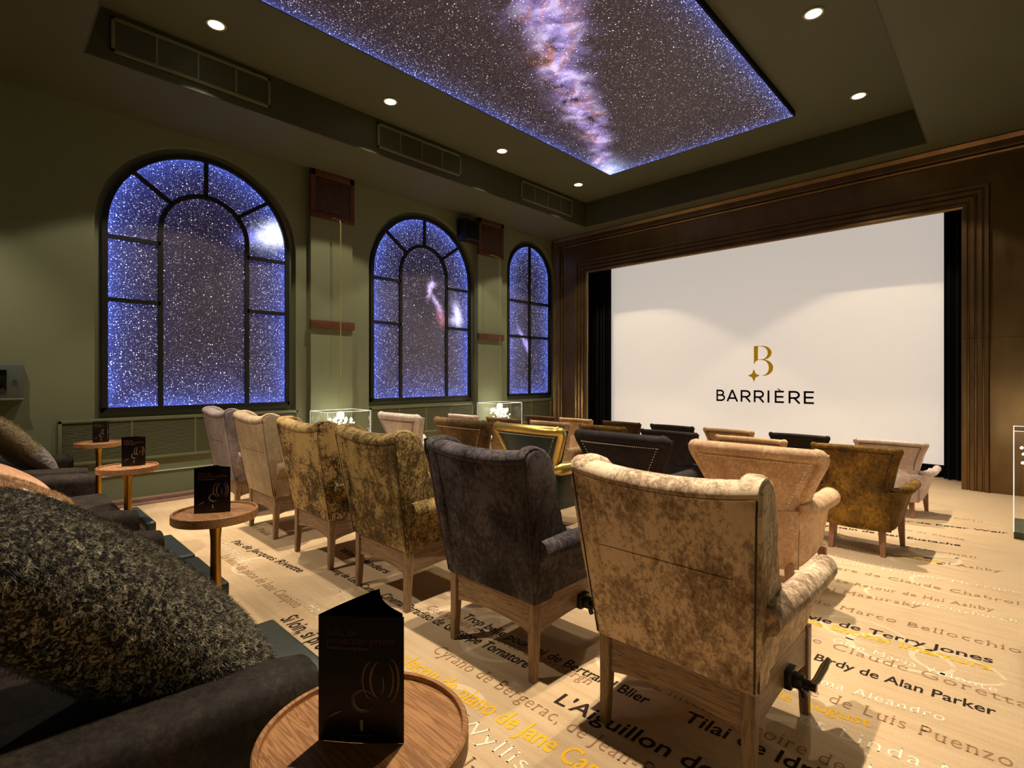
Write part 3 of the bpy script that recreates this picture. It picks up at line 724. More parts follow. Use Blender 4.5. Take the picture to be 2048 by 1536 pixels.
def make_wing(label, key, loc):
    root = thing('wing_chair', label, 'armchair', (0, 0, 0), 0, 'wing chairs in the rear row'); m = VEL[key]
    # legs
    for sx in (-1, 1):
        for sy, y in ((-1, -.305), (1, .30)):
            obj('leg', leg_bm(sx * .278, y, .37, sx * .004, sy * .012, .052, .034), M['oakz'], root, 25)
    def rail(nm_, p0, p1, axis):
        bm = bmesh.new(); n = 20; t = .012
        for (za, zb_, th) in ((None, .325, .011), (.327, .372, .014)):
            top, bot = [], []
            for i in range(n + 1):
                u = i / n; q = lerp(p0, p1, u); zlow = (.208 + .034 * math.sin(PI * u) ** .7) if za is None else za
                top.append((q, zb_)); bot.append((q, zlow))
            fnx = (lambda c: (lambda p, d: (p[0], c + d, p[1]))) if axis == 'x' else (lambda c: (lambda p, d: (c + d, p[0], p[1])))
            for c in nm_: prism(bm, top + bot[::-1], fnx(c), -th, th)
        return bm
    obj('rear_rail', rail([-.308], -.265, .265, 'x'), M['oak'], root, 25)
    obj('front_rail', rail([.30], -.265, .265, 'x'), M['oak'], root, 25)
    obj('side_rail', rail([-.282], -.29, .29, 'y'), M['oaky'], root, 25)
    obj('side_rail', rail([.282], -.29, .29, 'y'), M['oaky'], root, 25)
    # back
    bm = bmesh.new(); rows = []; N = 28
    for i in range(N + 1):
        u = lerp(-1, 1, i / N); zt = 1.052 + .033 * abs(u) ** 2.2; r = .044
        sec = [(.355, .06), (.355, 0)]
        pts = []
        for k in range(9):
            z = lerp(.36, zt - .062, k / 8); pts.append((yrear(z), z))
        zs_ = zt - .055; yr = yrear(zs_)
        pts.append((yr + .006, zs_ - .002))
        for k in range(9):
            a = math.radians(lerp(205, -20, k / 8)); pts.append((yr + .052 + .062 * math.cos(a), zt - r * 1.0 + r * 1.0 * math.sin(a)))
        for k in range(5):
            z = lerp(zt - .12, .44, k / 4); pts.append((yrear(z) + .118 + .02 * math.sin(PI * k / 4) * (1 - u * u), z))
        pts += [(-.20, .38), (-.21, .358)]
        rows.append([(u * hwid(z) * (.995 if abs(u) == 1 else 1), y, z) for y, z in pts])
    grid(bm, rows, closev=True, capu=True)
    obj('backrest', bm, m, root, 45)
    # wings and arms
    for s in (-1, 1):
        bm = bmesh.new()
        prof = [(.0, .40), (.0, .70), (.0, .98), (.004, 1.05), (.02, 1.07), (.055, 1.086), (.10, 1.088), (.15, 1.070), (.192, 1.035), (.213, .98), (.218, .90), (.212, .82), (.208, .75), (.216, .69), (.245, .655), (.30, .64), (.32, .60), (.3, .5), (.2, .42)]
        fn = lambda p, d, s=s: (s * (hwid(min(p[1], 1.05)) + .010 - d - .018 * min(1, max(0, p[0]) / .2)), yrear(min(p[1], 1.05)) + p[0] - .004, p[1])
        prism(bm, prof, fn, 0, .085)
        es = [e_ for e_ in bm.edges if len(e_.link_faces) == 2 and any(len(f.verts) > 4 for f in e_.link_faces)]
        bmesh.ops.bevel(bm, geom=es, offset=.026, segments=4, profile=.5, affect='EDGES', clamp_overlap=True)
        obj('wing', bm, m, root, 50)
        bm = bmesh.new(); rows = []
        ns = 16
        for i in range(ns + 1):
            t = i / ns; y = lerp(-.325, .33, t); k = 1 if t < .88 else math.sqrt(max(.03, 1 - ((t - .88) / .12) ** 2)) * .94 + .04
            rise = .012 * t; out = .006 + .016 * sstep(t * 1.6)
            pr_ = [(.292, .362), (.302, .40), (.310, .46), (.322, .52), (.336, .562)]
            for j in range(9):
                a = math.radians(lerp(-35, 190, j / 8)); pr_.append((.318 + .052 * math.cos(a) + out * .8, .606 + .052 * math.sin(a) + rise))
            pr_ += [(.262, .55), (.255, .48), (.25, .38)]
            cx, cz = .30, .50
            rows.append([(s * (cx + (x - cx) * k + (out * (z - .36) * 2)), y + (z - .36) * .30 * sstep((t - .3) / .7), cz + (z - cz) * k) for x, z in pr_])
        grid(bm, rows, closev=True, capu=True)
        obj('arm', bm, m, root, 50)
    # seat
    bm = bmesh.new(); box(bm, -.262, .262, -.22, .34, .40, .515, .035, seg=4); obj('seat_cushion', bm, m, root, 60)
    bm = bmesh.new(); box(bm, -.292, .292, -.28, .325, .362, .425, .014, seg=3); obj('seat_base', bm, m, root, 60)
    # piping around the rear panel and seam
    bm = bmesh.new(); P_ = []
    for k in range(13): z = lerp(.37, .975, k / 12); P_.append((-hwid(z) * .985, yrear(z) - .003, z))
    for k in range(21):
        u = lerp(-.985, .985, k / 20); zt = 1.052 + .033 * abs(u) ** 2.2 - .056; P_.append((u * hwid(zt), yrear(zt) - .003, zt))
    for k in range(13): z = lerp(.975, .37, k / 12); P_.append((hwid(z) * .985, yrear(z) - .003, z))
    tube(bm, P_, .0038, 6)
    for s in (-1, 1): tube(bm, [(s * (hwid(z) + .004), yrear(z) + .012, z) for z in [lerp(.37, 1.0, k / 12) for k in range(13)]], .0035, 6)
    obj('piping', bm, M['piping'] , root)
    bm = bmesh.new(); tube(bm, [(x, yrear(.745) - .0005, .745) for x in (-.33, 0, .33)], .0011, 5); obj('back_seam', bm, M['piping'], root)
    root.location = loc
    return root
def lever(root):
    e = bmesh.new()
    box(e, .285, .318, .0, .075, .235, .305, .006); box(e, .31, .352, .01, .06, .245, .292, .008)
    lathe_pts = [(.318, .036, .268), (.372, .036, .262)]; tube(e, lathe_pts, .02, 14)
    tube(e, [(.342, .036, .25), (.350, .045, .215)], .012, 10)
    b = obj('tilt_bracket', e, M['plastic'], root)
    e = bmesh.new(); tube(e, [(.372, .03, .262), (.384, .07, .275), (.395, .13, .305), (.402, .165, .325)], [.011, .013, .014, .008], 12); obj('tilt_lever', e, M['steel'], b)
    e = bmesh.new(); tube(e, [(.37, .036, .262), (.392, .036, .262)], .014, 14); obj('lever_knob', e, M['plastic'], b)
wing_specs = [('beige', -.905, 'crushed beige velvet wing chair, nearest to the camera and brightest of the rear row'),
              ('char', -1.862, 'charcoal grey velvet wing chair beside the crushed beige one'),
              ('olive', -2.868, 'olive gold mottled velvet wing chair right beside the charcoal one'),
              ('mott', -3.832, 'mottled brown and gold velvet wing chair between the olive gold and plain beige ones'),
              ('greige', -4.838, 'plain pale beige velvet wing chair with light top rail, second from the left wall'),
              ('lav', -5.80, 'lavender grey velvet wing chair, closest to the large arched window')]
for k, x, lb in wing_specs:
    r = make_wing(lb, k, (x, 2.085, 0)); lever(r)

# ------------------------------------------------------------------ tub chairs
def make_tub(name, label, cat, mk, loc, P, group, mroll=None, mtrim=None, rz=0):
    root = thing(name, label, cat, (0, 0, 0), 0, group)
    m = VEL[mk] if isinstance(mk, str) else mk; mr = mroll or m
    zt, zw, zb, rB, ha = P['zt'], P['zw'], P['zb'], P['rback'], P['harm']
    def W_(z):
        if z >= zw: return lerp(P['ww'], P['wt'], ((z - zw) / (zt - zw)) ** P['pw'])
        return lerp(P['wb'], P['ww'], sstep((z - zb) / (zw - zb)) * .6 + .4 * (z - zb) / (zw - zb))
    def Yr(z):
        if z >= zw: return lerp(P['yw'], P['yt'], ((z - zw) / (zt - zw)) ** 1.25)
        return lerp(P['yb'], P['yw'], (z - zb) / (zw - zb)) - .012 * math.sin(PI * (z - zb) / (zw - zb))
    def S_(u, z): return Vector((u * W_(z), Yr(z) + P['cv'] * abs(u) ** 2.4, z))
    top = lambda u: zt - .010 * u * u
    # backrest panel
    bm = bmesh.new(); rows = []; N = 24
    for i in range(N + 1):
        u = lerp(-1, 1, i / N); sec = []
        for k in range(15): z = lerp(zb, top(u) - rB * .8, k / 14); sec.append(S_(u * .995, z))
        for k in range(7):
            z = lerp(top(u) - rB * .8, .36, k / 6); q = S_(u * (.97 - .03 * k / 6), z); sec.append(q + Vector((0, P['th'], 0)))
        sec.append(S_(u * .9, zb + .02) + Vector((0, P['th'], 0)))
        rows.append(sec)
    grid(bm, rows, closev=True, capu=True); obj('backrest', bm, m, root, 55)
    # rolled border
    edge = []
    rc = P['rc']
    for k in range(12): edge.append((1, lerp(zw - .02, zt - rc - rB, k / 11)))
    for k in range(1, 7):
        a = PI / 2 * k / 7; edge.append((1 - (rc / P['wt']) * (1 - math.cos(a)), zt - rc - rB + rc * math.sin(a)))
    for k in range(25): u = lerp(1 - rc / P['wt'], -1 + rc / P['wt'], k / 24); edge.append((u, top(u) - rB))
    edge += [(-u, z) for u, z in edge[:18][::-1]]
    pts = [S_(u * (1 - rB * .55 / P['wt']), z) + Vector((0, rB * .75, 0)) for u, z in edge]
    rr = [rB * (lerp(.55, 1, sstep((p.z - zw + .02) / .12))) for p in pts]
    bm = bmesh.new(); tube(bm, pts, rr, 14); obj('rolled_edge', bm, mr, root, 60)
    # seam line inside the border
    ins = P['seam']; seam = []
    for k in range(14): seam.append(S_(1 - ins / W_(lerp(zw, zt - 2.2 * rB - .01, k / 13)), lerp(zw, zt - 2.2 * rB - .01, k / 13)))
    for k in range(25): u = lerp(1 - ins / P['wt'] * 1.05, -1 + ins / P['wt'] * 1.05, k / 24); seam.append(S_(u, top(u) - 2.2 * rB))
    for k in range(14): z = lerp(zt - 2.2 * rB - .01, zw, k / 13); seam.append(S_(-1 + ins / W_(z), z))
    seam = [q + Vector((0, -.005, 0)) for q in seam]
    # seat tub and arms
    a, b, n, yc, yf = P['a'], P['b'], P['n'], P['yc'], P['yf']; path = []
    for i in range(9): path.append((a, lerp(yf, yc, i / 9)))
    for i in range(31):
        th = PI * i / 30; c_, s_ = math.cos(th), math.sin(th)
        path.append((a * math.copysign(abs(c_) ** (2 / n), c_), yc - b * abs(s_) ** (2 / n)))
    for i in range(1, 10): path.append((-a, lerp(yc, yf, i / 9)))
    L_ = len(path); rows = []; ra = P['rarm']; arms = ([], [])
    for i, (x, y) in enumerate(path):
        p, q = Vector(path[max(0, i - 1)]), Vector(path[min(L_ - 1, i + 1)]); t = (q - p).normalized(); nrm = Vector((-t.y, t.x))
        if nrm.dot(Vector((x, y - yc * .5))) < 0: nrm = -nrm
        H = ha - .02 * abs(nrm.y); f_ = P['farm'] * abs(nrm.x) + .0 * abs(nrm.y); sec = []
        for j in range(10):
            z = lerp(zb, H - ra, j / 9); f = (z - zb) / (H - zb); o_ = f_ * f ** 1.7 + .014 * math.sin(PI * f) - (.012 if j == 0 else 0)
            sec.append(Vector((x + nrm.x * o_, y + nrm.y * o_, z)))
        for j in range(4):
            z = lerp(H - ra, .36, j / 3); sec.append(Vector((x + nrm.x * (f_ * .8 - P['th'] * (.8 + .2 * j / 3)), y + nrm.y * (f_ * .8 - P['th']), z)))
        sec.append(Vector((x - nrm.x * P['th'], y - nrm.y * P['th'], zb + .02))); rows.append(sec)
        if abs(nrm.x) > .75 or y > yc: (arms[0] if x > 0 else arms[1]).append(Vector((x + nrm.x * (f_ - .25 * ra), y, ha - ra)))
    bm = bmesh.new(); grid(bm, rows, closev=True, capu=True); obj('seat_shell', bm, m, root, 55)
    for k, s in ((0, 1), (1, -1)):
        ar = arms[k] if k == 0 else arms[k][::-1]          # front to rear
        w0 = S_(s * .97, zw - .01) + Vector((0, .02, 0)); w1 = w0.lerp(ar[-1], .45) + Vector((0, -.01, -.012))
        pth = ar + [w1, w0]
        # smooth
        for _ in range(3): pth = [pth[0]] + [(pth[i - 1] + pth[i] * 2 + pth[i + 1]) / 4 for i in range(1, len(pth) - 1)] + [pth[-1]]
        rad = [ra * lerp(1, .45, sstep((i - len(pth) + 6) / 5)) for i in range(len(pth))]
        bm = bmesh.new(); tube(bm, pth, rad, 14)
        e_ = pth[0]; tube(bm, [e_ + Vector((0, -.004, 0)), e_ + Vector((0, .01, 0)), e_ + Vector((0, .018, 0))], [ra * 1.07, ra * 1.03, ra * .5], 16)
        obj('arm_roll', bm, mr, root, 60)
    bm = bmesh.new(); box(bm, -a + .05, a - .05, yc - b + .08, yf - .01, .34, P['seat'], .03, seg=4); obj('seat_cushion', bm, m, root, 60)
    bm = bmesh.new(); box(bm, -a + .015, a - .015, yc - b * .6, yf - .03, zb + .005, .345, .02, seg=3); obj('seat_base', bm, m, root, 60)
    if mtrim == 'nails':
        bm = bmesh.new()
        for i in range(len(seam) - 1):
            sl = (seam[i + 1] - seam[i]).length; m_ = max(1, int(sl / .0135))
            for j in range(m_): bmesh.ops.create_icosphere(bm, subdivisions=1, radius=.0055, matrix=Matrix.Translation(seam[i].lerp(seam[i + 1], j / m_)))
        o = obj('nailhead_trim', bm, M['nails'], root, 0); o['kind'] = 'stuff'
    else:
        bm = bmesh.new(); tube(bm, seam, .0028, 5); obj('piping', bm, M['piping'], root)
    bm = bmesh.new()
    for s in (-1, 1): tube(bm, [S_(s * .99, lerp(zb + .01, zw, k / 8)) + Vector((0, -.0015, 0)) for k in range(9)], .0016, 5)
    obj('side_seam', bm, M['piping'], root)
    lw = P['legx']
    for sx in (-1, 1):
        obj('leg', leg_bm(sx * lw, P['ly0'] + .03, zb + .04, sx * .012, -.035, .05, .032), M['tubleg'], root, 25)
        obj('leg', leg_bm(sx * (lw + .07), P['ly1'] - .01, zb + .04, sx * .01, .012, .05, .032), M['tubleg'], root, 25)
    root.location = loc; root.rotation_euler = (0, 0, rz)
    return root
P2 = dict(zt=.975, zw=.60, zb=.20, wt=.455, ww=.265, wb=.25, yt=-.395, yw=-.305, yb=-.285, cv=.10, pw=1.1, rback=.042, rc=.055, seam=.062, th=.09,
          a=.255, b=.28, n=3.2, yc=.0, yf=.30, farm=.065, harm=.645, rarm=.062, seat=.47, legx=.20, ly0=-.24, ly1=.27)
P3 = dict(zt=.862, zw=.55, zb=.20, wt=.320, ww=.232, wb=.232, yt=-.335, yw=-.275, yb=-.262, cv=.06, pw=1.7, rback=.022, rc=.018, seam=.040, th=.07,
          a=.25, b=.255, n=2.8, yc=-.01, yf=.24, farm=.088, harm=.555, rarm=.034, seat=.42, legx=.165, ly0=-.20, ly1=.235)
P4 = dict(P3); P4.update(zt=.765, zw=.48, harm=.485, zb=.16, seat=.38)
g2, g3, g4 = 'large rolled armchairs in the second row', 'small tub chairs in the third row', 'small tub chairs in the row nearest the screen'
Y2, Y3, Y4 = 3.72, 5.08, 6.62
r2 = [(-1.20, 'peachy', None, 'nails', 'large peach beige velvet armchair with silver nailheads, second row behind the crushed beige wing chair', 0),
      (-2.19, 'black', None, 'nails', 'large black velvet armchair with a white nailhead line, second row', 0),
      (-3.16, M['teal'], M['goldleather'], 'nails', 'dark teal leather armchair with shiny gold rolled edge', 0),
      (-4.10, 'brown', None, 'nails', 'large brown olive velvet armchair with white nailheads left of the gold edged one', 0),
      (-5.22, 'pale', None, None, 'large pale grey velvet armchair under the wall between the arched windows', 0)]
for x, k, mr, tr, lb, rz in r2: make_tub('rolled_armchair', lb, 'armchair', k, (x, Y2, 0), P2, g2, mr, tr, rz)
r3 = [(-.90, 'mustard', 'mustard olive velvet tub chair standing alone at the right end, with its wooden legs visible'),
      (-1.70, 'tan', 'tan velvet tub chair in the third row, mostly behind the peach beige armchair'),
      (-2.49, 'black', 'black velvet tub chair in the third row, right behind the large black armchair'),
      (-3.29, 'mustard', 'brown gold tub chair whose thin top edge shows over the large black armchair'),
      (-4.05, 'sand', 'sand beige velvet tub chair whose top edge shows over the gold edged armchair'),
      (-4.86, 'brown', 'brown velvet tub chair in the third row in front of the lit glass case'),
      (-5.68, 'pink', 'pinkish velvet tub chair in the third row behind the brown olive armchair')]
for x, k, lb in r3: make_tub('tub_chair', lb, 'armchair', k, (x, Y3, 0), P3, g3)
r4 = [(-.89, 'pink', 'pinkish grey velvet tub chair at the right end of the row nearest the screen'),
      (-1.72, 'black', 'black velvet tub chair silhouetted on the screen, left of the pinkish grey one'),
      (-2.50, 'tan', 'tan velvet tub chair in front of the screen, between two black ones'),
      (-3.24, 'black', 'black velvet tub chair in front of the left half of the screen'),
      (-4.01, 'dkbrown', 'dark brown velvet tub chair at the left edge of the screen'),
      (-4.82, 'sand', 'sand beige velvet tub chair in front of the left black drape'),
      (-5.56, 'dkbrown', 'dark brown velvet tub chair beside the lit glass case near the bronze casing')]
for x, k, lb in r4: make_tub('tub_chair', lb, 'armchair', k, (x, Y4, 0), P4, g4)

# ------------------------------------------------------------------ side tables and leaflets
def side_table(x, y, zt, r, label, group='round wooden side tables'):
    e = thing('side_table', label, 'side table', (x, y, 0), 0, group)
    bm = bmesh.new(); lathe(bm, [(.002, zt - .012), (r - .014, zt - .012), (r - .012, zt - .010), (r - .011, zt - .001), (r - .008, zt), (r - .003, zt), (r, zt - .003), (r, zt - .040), (r - .004, zt - .044), (.002, zt - .044)], n=72)
    obj('table_top', bm, M['tabletop'], e, 30)
    bm = bmesh.new(); lathe(bm, [(.03, zt - .044), (.034, zt - .05), (.028, zt - .08), (.023, zt - .14), (.0225, zt - .2), (.027, zt * .35), (.034, .05), (.036, .012), (.036, .012)], n=28)
    obj('pedestal', bm, M['brass'], e, 50)
    bm = bmesh.new(); lathe(bm, [(.075, 0), (.075, .006), (.07, .010), (.036, .012)], n=40); obj('base_plate', bm, M['brass'], e, 30)
    return e
def leaflet(A, B, Cc, z, h, label):
    """three-fold leaflet standing as a triangle; A,B front panel, C rear corner"""
    A, B, Cc = Vector(A[:2]), Vector(B[:2]), Vector(Cc[:2]); o_ = (A + B + Cc) / 3
    e = thing('folded_leaflet', label, 'leaflet', (o_.x, o_.y, z), 0, 'black folded leaflets on the side tables')
    wdt = (B - A).length; t = (B - A).normalized(); nf = Vector((t.y, -t.x))
    if nf.dot(o_ - A) > 0: nf = -nf
    def panel(nm_, P, Q, bow, bmx, lift=0):
        rows = []; d = (Q - P); nn = Vector((d.y, -d.x)).normalized()
        for i in range(13):
            u = i / 12; q = P + d * u + nn * bow * math.sin(PI * u) - o_
            rows.append([(q.x, q.y, .0006), (q.x, q.y, h + lift)])
        bmq = bmesh.new(); grid(bmq, rows, mi=0)
        bmesh.ops.solidify(bmq, geom=bmq.faces[:], thickness=.0009)
        for f in bmq.faces:
            if f.calc_area() < .00012: f.material_index = 1
        return obj(nm_, bmq, [M['print_dark'], M['paper']], e, 20)
    fp = panel('front_panel', A, B, .004, None); panel('rear_panel', A, Cc, -.004, None)
    D = Cc + (B - Cc) * .93 + nf * -.004; panel('side_panel', Cc, D, .012, None)
    # print on the front panel
    def put(bm, pts, mi):
        vs = []
        for u, v in pts:
            bow = .004 * math.sin(PI * u); s_ = 1 if Vector(((B - A).y, -(B - A).x)).normalized().dot(nf) > 0 else -1
            q = A + (B - A) * u + nf * (bow * s_ + .0013) - o_; vs.append(bm.verts.new((q.x, q.y, .0006 + v * h)))
        try: bm.faces.new(vs).material_index = mi
        except ValueError: pass
    bm = bmesh.new()
    for k, (u0, v0, wd_, mi) in enumerate(((.10, .845, .36, 0), (.10, .785, .80, 0), (.10, .735, .50, 1))):
        V, Fs = TM[LEAF_TXT + k]; tw = max(v[0] for v in V); sc = wd_ / tw; q = wdt / h
        for f in Fs: put(bm, [(u0 + V[i][0] * sc, v0 + V[i][1] * sc * q) for i in f], mi)
    def arcband(cx, cy, rx, ry, a0, a1, w0, mi, n=26):
        for i in range(n):
            p = []
            for a, s_ in ((i, -1), (i + 1, -1), (i + 1, 1), (i, 1)):
                an = math.radians(lerp(a0, a1, a / n)); ww = w0 * math.sin(PI * a / n) + .0015
                p.append((cx + (rx + s_ * ww) * math.cos(an), cy + (ry + s_ * ww * .8) * math.sin(an)))
            put(bm, p, mi)
    arcband(.66, .50, .13, .155, 95, 265, .010, 2); arcband(.74, .50, .12, .145, 100, 262, .014, 2); arcband(.78, .50, .10, .15, -70, 70, .009, 2)
    arcband(.84, .50, .10, .17, -85, 85, .012, 2); arcband(.72, .46, .05, .09, -60, 60, .008, 2)
    arcband(.54, .335, .125, .085, 20, 330, .016, 1); arcband(.54, .335, .105, .07, 160, 300, .008, 3)
    put(bm, [(.05, .155), (.30, .255), (.31, .262), (.20, .235)], 1); put(bm, [(.14, .19), (.29, .25), (.24, .245)], 3)
    put(bm, [(.50, .10), (.535, .10), (.535, .185), (.50, .185)], 3)
    put(bm, [(.38, .058), (.64, .060), (.64, .065), (.38, .063)], 1)
    pr = obj('print', bm, [M['print_red'], M['print_grey'], M['print_copper'], M['print_white']], fp, 0)
    return e
TZ = .74
TB = [((-.872, .503), .193, TZ, 'round wooden table with raised rim in the near foreground, cut by the bottom edge'),
      ((-2.83, .81), .190, TZ, 'round wooden table on a brass pedestal, second from the camera'),
      ((-4.70, .76), .190, TZ, 'round wooden table on a brass pedestal, third from the camera by the sofas'),
      ((-6.62, .83), .195, TZ, 'round wooden table nearest the left wall, in front of the grille'),
      ((-4.19, 3.14), .20, .57, 'low round wooden table between the pale grey and brown olive armchairs')]
for (x, y), r, zt, lb in TB: side_table(x, y, zt, r, lb)
zt = TZ - .012
leaflet(onZ(637, 1480, zt), onZ(808, 1487, zt), (-.943, .577), zt, .232, 'black folded leaflet standing on the foreground table')
leaflet(onZ(388, 1028, zt), onZ(461, 1023, zt), (-2.90, .84), zt, .222, 'black folded leaflet standing on the second table from the camera')
leaflet(onZ(243, 933, zt), onZ(291, 929.5, zt), (-4.80, .83), zt, .215, 'black folded leaflet standing on the third table from the camera')
leaflet(onZ(185, 886, zt), onZ(218, 883.5, zt), (-6.68, .87), zt, .215, 'black folded leaflet standing on the table nearest the left wall')
z5 = .561
leaflet(onZ(848, 921, z5), onZ(880, 922, z5), (-4.22, 3.25), z5, .22, 'black folded leaflet on the low table behind the charcoal wing chair')

# ------------------------------------------------------------------ sofas, ottomans
def sofa(x0, x1, label):
    e = thing('velvet_sofa', label, 'sofa', ((x0 + x1) / 2, .2, 0), 0, 'dark velvet sofas at the rear'); ox = (x0 + x1) / 2; w_ = (x1 - x0) / 2
    Y = lambda y: y - .2
    bm = bmesh.new(); box(bm, -w_ + .02, w_ - .02, Y(-.35), Y(.60), .06, .26, .02); obj('base', bm, M['sofa'], e, 60)
    for s, k in ((-1, 0), (1, 1)):
        bm = bmesh.new(); a, b = sorted((s * w_, s * (w_ - .19)))
        rows = []
        for i in range(13):
            t = i / 12; y = lerp(-.38, .655, t); k_ = 1 if t < .9 else math.sqrt(max(.05, 1 - ((t - .9) / .1) ** 2)) * .25 + .75
            c = (a + b) / 2; hw = .095 * k_; zt_ = lerp(.66, .605, t) * (1 if t < .95 else .985)
            pr_ = [(-hw, .08), (-hw, zt_ - .07), (-hw * .95, zt_ - .03), (-hw * .6, zt_ - .006), (0, zt_), (hw * .6, zt_ - .006), (hw * .95, zt_ - .03), (hw, zt_ - .07), (hw, .08)]
            rows.append([(c + x, Y(y), z) for x, z in pr_])
        grid(bm, rows, closev=True, capu=True); obj('arm', bm, M['sofa'], e, 50)
    iw = w_ - .195
    for k in range(2):
        a = -iw + k * iw + .003; bm = bmesh.new(); box(bm, a, a + iw - .006, Y(-.2), Y(.712), .27, .452, .035, seg=4); obj('seat_cushion', bm, M['sofa'], e, 60)
        bm = bmesh.new(); box(bm, a, a + iw - .006, Y(-.36), Y(-.16), .44, .90, .06, seg=4); obj('back_cushion', bm, M['sofa'], e, 60)
    bm = bmesh.new(); box(bm, -w_ + .02, w_ - .02, Y(-.48), Y(-.34), .08, .88, .04, seg=3); obj('backrest', bm, M['sofa'], e, 60)
    for sx in (-1, 1):
        for y in (-.38, .5): obj('leg', leg_bm(sx * (w_ - .08), Y(y), .08, 0, 0, .05, .04), M['oakz'], e)
    return e
sofa(-3.28, -1.35, 'dark brown velvet sofa nearest the camera, with the spotted fur cushion')
sofa(-5.55, -3.68, 'dark brown velvet sofa in the middle, between two side tables')
sofa(-6.98, -5.75, 'dark brown velvet sofa against the left wall')
def ottoman(x0, x1, label, y0=.735):
    y1 = .905; e = thing('leather_ottoman', label, 'ottoman', ((x0 + x1) / 2, (y0 + y1) / 2, 0), 0, 'dark leather footrests in front of the sofas')
    w_, d = (x1 - x0) / 2, (y1 - y0) / 2
    bm = bmesh.new(); box(bm, -w_, w_, -d, d, .255, .332, .018, seg=4)
    for v in bm.verts:
        if v.co.z > .3: v.co.z += .012 * (1 - (v.co.x / w_) ** 2)
    obj('leather_pad', bm, M['leather'], e, 60)
    bm = bmesh.new(); box(bm, -w_ + .012, w_ - .012, -d + .01, d - .012, .05, .256, .004); obj('wooden_plinth', bm, M['oak'], e, 30)
    bm = bmesh.new(); tube(bm, [(-w_ + .01, -d + .01, .322), (w_ - .006, -d + .01, .322), (w_ - .006, d - .008, .322), (-w_ + .01, d - .008, .322)], .004, 6, closed=True); obj('piping', bm, M['leather'], e)
    for sx in (-1, 1):
        for sy in (-1, 1): obj('leg', leg_bm(sx * (w_ - .05), sy * (d - .04), .055, 0, 0, .035, .03), M['black'], e)
ottoman(-2.35, -1.79, 'dark teal leather footrest closest to the foreground table')
ottoman(-3.49, -2.925, 'dark teal leather footrest beside the second brass table leg')
ottoman(-4.10, -3.535, 'dark teal leather footrest in front of the gap between the sofas')
ottoman(-5.17, -4.53, 'dark teal leather footrest with lit front edge in front of the middle sofa', .84)

# ------------------------------------------------------------------ fur cushions
def fur_mat(name, stops, scale, strand=True):
    return mat(name, lambda v: ramp(noise(mapv(v, scale=(.75, 1.15, 1)), scale, 4, .6, 1.2) * .75 + noise(v, scale * 5, 2) * .25, stops), .7, sheen=.3, spec=.3)
def pillow_fn(hw, hh, th):
    def f(u, v, side):
        k = max(0, (1 - abs(u) ** 2.6)) ** .5 * max(0, (1 - abs(v) ** 2.6)) ** .5
        pin = 1 - .06 * (1 - abs(v) ** 2) * abs(u) ** 3; pin2 = 1 - .06 * (1 - abs(u) ** 2) * abs(v) ** 3
        return Vector((u * hw * pin, v * hh * pin2, side * th * k ** .8 + .006 * math.sin(u * 5 + v * 7) * k))
    return f
def cushion(name, label, mt, centre, xa, ya, hw, hh, th, fur=None, nfur=0, flen=.03, region=None, dirv=(0, -.5, 0), furw=.0009):
    xa = Vector(xa).normalized(); ya = Vector(ya); ya = (ya - xa * ya.dot(xa)).normalized(); za = xa.cross(ya)
    R_ = Matrix((xa, ya, za)).transposed().to_4x4()
    e = thing(name, label, 'cushion', centre); e.rotation_euler = R_.to_euler()
    f = pillow_fn(hw, hh, th); bm = bmesh.new(); n = 26
    for side in (1, -1):
        grid(bm, [[f(lerp(-1, 1, i / n), lerp(-1, 1, j / n), side) for j in range(n + 1)] for i in range(n + 1)])
    bd = obj('cover', bm, mt, e, 180)
    if fur:
        rng = np.random.default_rng(len(label)); vs = []; fs = []
        cnt = 0
        while cnt < nfur:
            u, v = rng.uniform(-1, 1), rng.uniform(-1, 1); side = -1 if rng.random() < .88 else 1
            if region and not region(u, v): continue
            p = f(u, v, side); d = .01
            pu = f(min(1, u + d), v, side) - f(max(-1, u - d), v, side); pv = f(u, min(1, v + d), side) - f(u, max(-1, v - d), side)
            nr = pu.cross(pv)
            if nr.length < 1e-9: continue
            nr.normalize()
            if nr.z * side < 0: nr = -nr
            L_ = flen * rng.uniform(.55, 1.1)
            lay_ = Vector(dirv) + Vector(rng.normal(0, .28, 3)); g_ = (nr * .55 + lay_).normalized(); g2_ = (nr * .1 + lay_).normalized()
            sd = g_.cross(nr)
            if sd.length < 1e-6: continue
            sd = sd.normalized() * furw
            m1 = p + g_ * L_ * .5; tp = m1 + g2_ * L_ * .5; k = len(vs)
            vs += [p - sd, p + sd, m1 + sd * .8, m1 - sd * .8, tp]; fs += [(k, k + 1, k + 2, k + 3), (k + 3, k + 2, k + 4)]; cnt += 1
        me = bpy.data.meshes.new('fur'); me.from_pydata([tuple(q) for q in vs], [], fs)
        o = obj('fur_pile', me, fur, bd, 0); o['kind'] = 'stuff'
    return e
furdark = fur_mat('spotted_dark_fur', [(.42, lin(9, 8, 7)), (.49, lin(40, 35, 26)), (.56, lin(140, 130, 106)), (.68, lin(212, 202, 178))], 64)
furgold = fur_mat('golden_brown_fur', [(.3, lin(96, 62, 32)), (.5, lin(170, 128, 82)), (.7, lin(236, 212, 172))], 12)
furherr = mat('herringbone_fur', lambda v: ramp(X.m('SINE', (sep(v)[1] + X.m('PINGPONG', sep(v)[0], .035) * .6) * 300.0) * .35 + .5 + (noise(v, 30, 3) - .5) * .5, [(.2, lin(84, 72, 52)), (.55, lin(140, 126, 96)), (.85, lin(206, 190, 150))]), .8, sheen=.3)
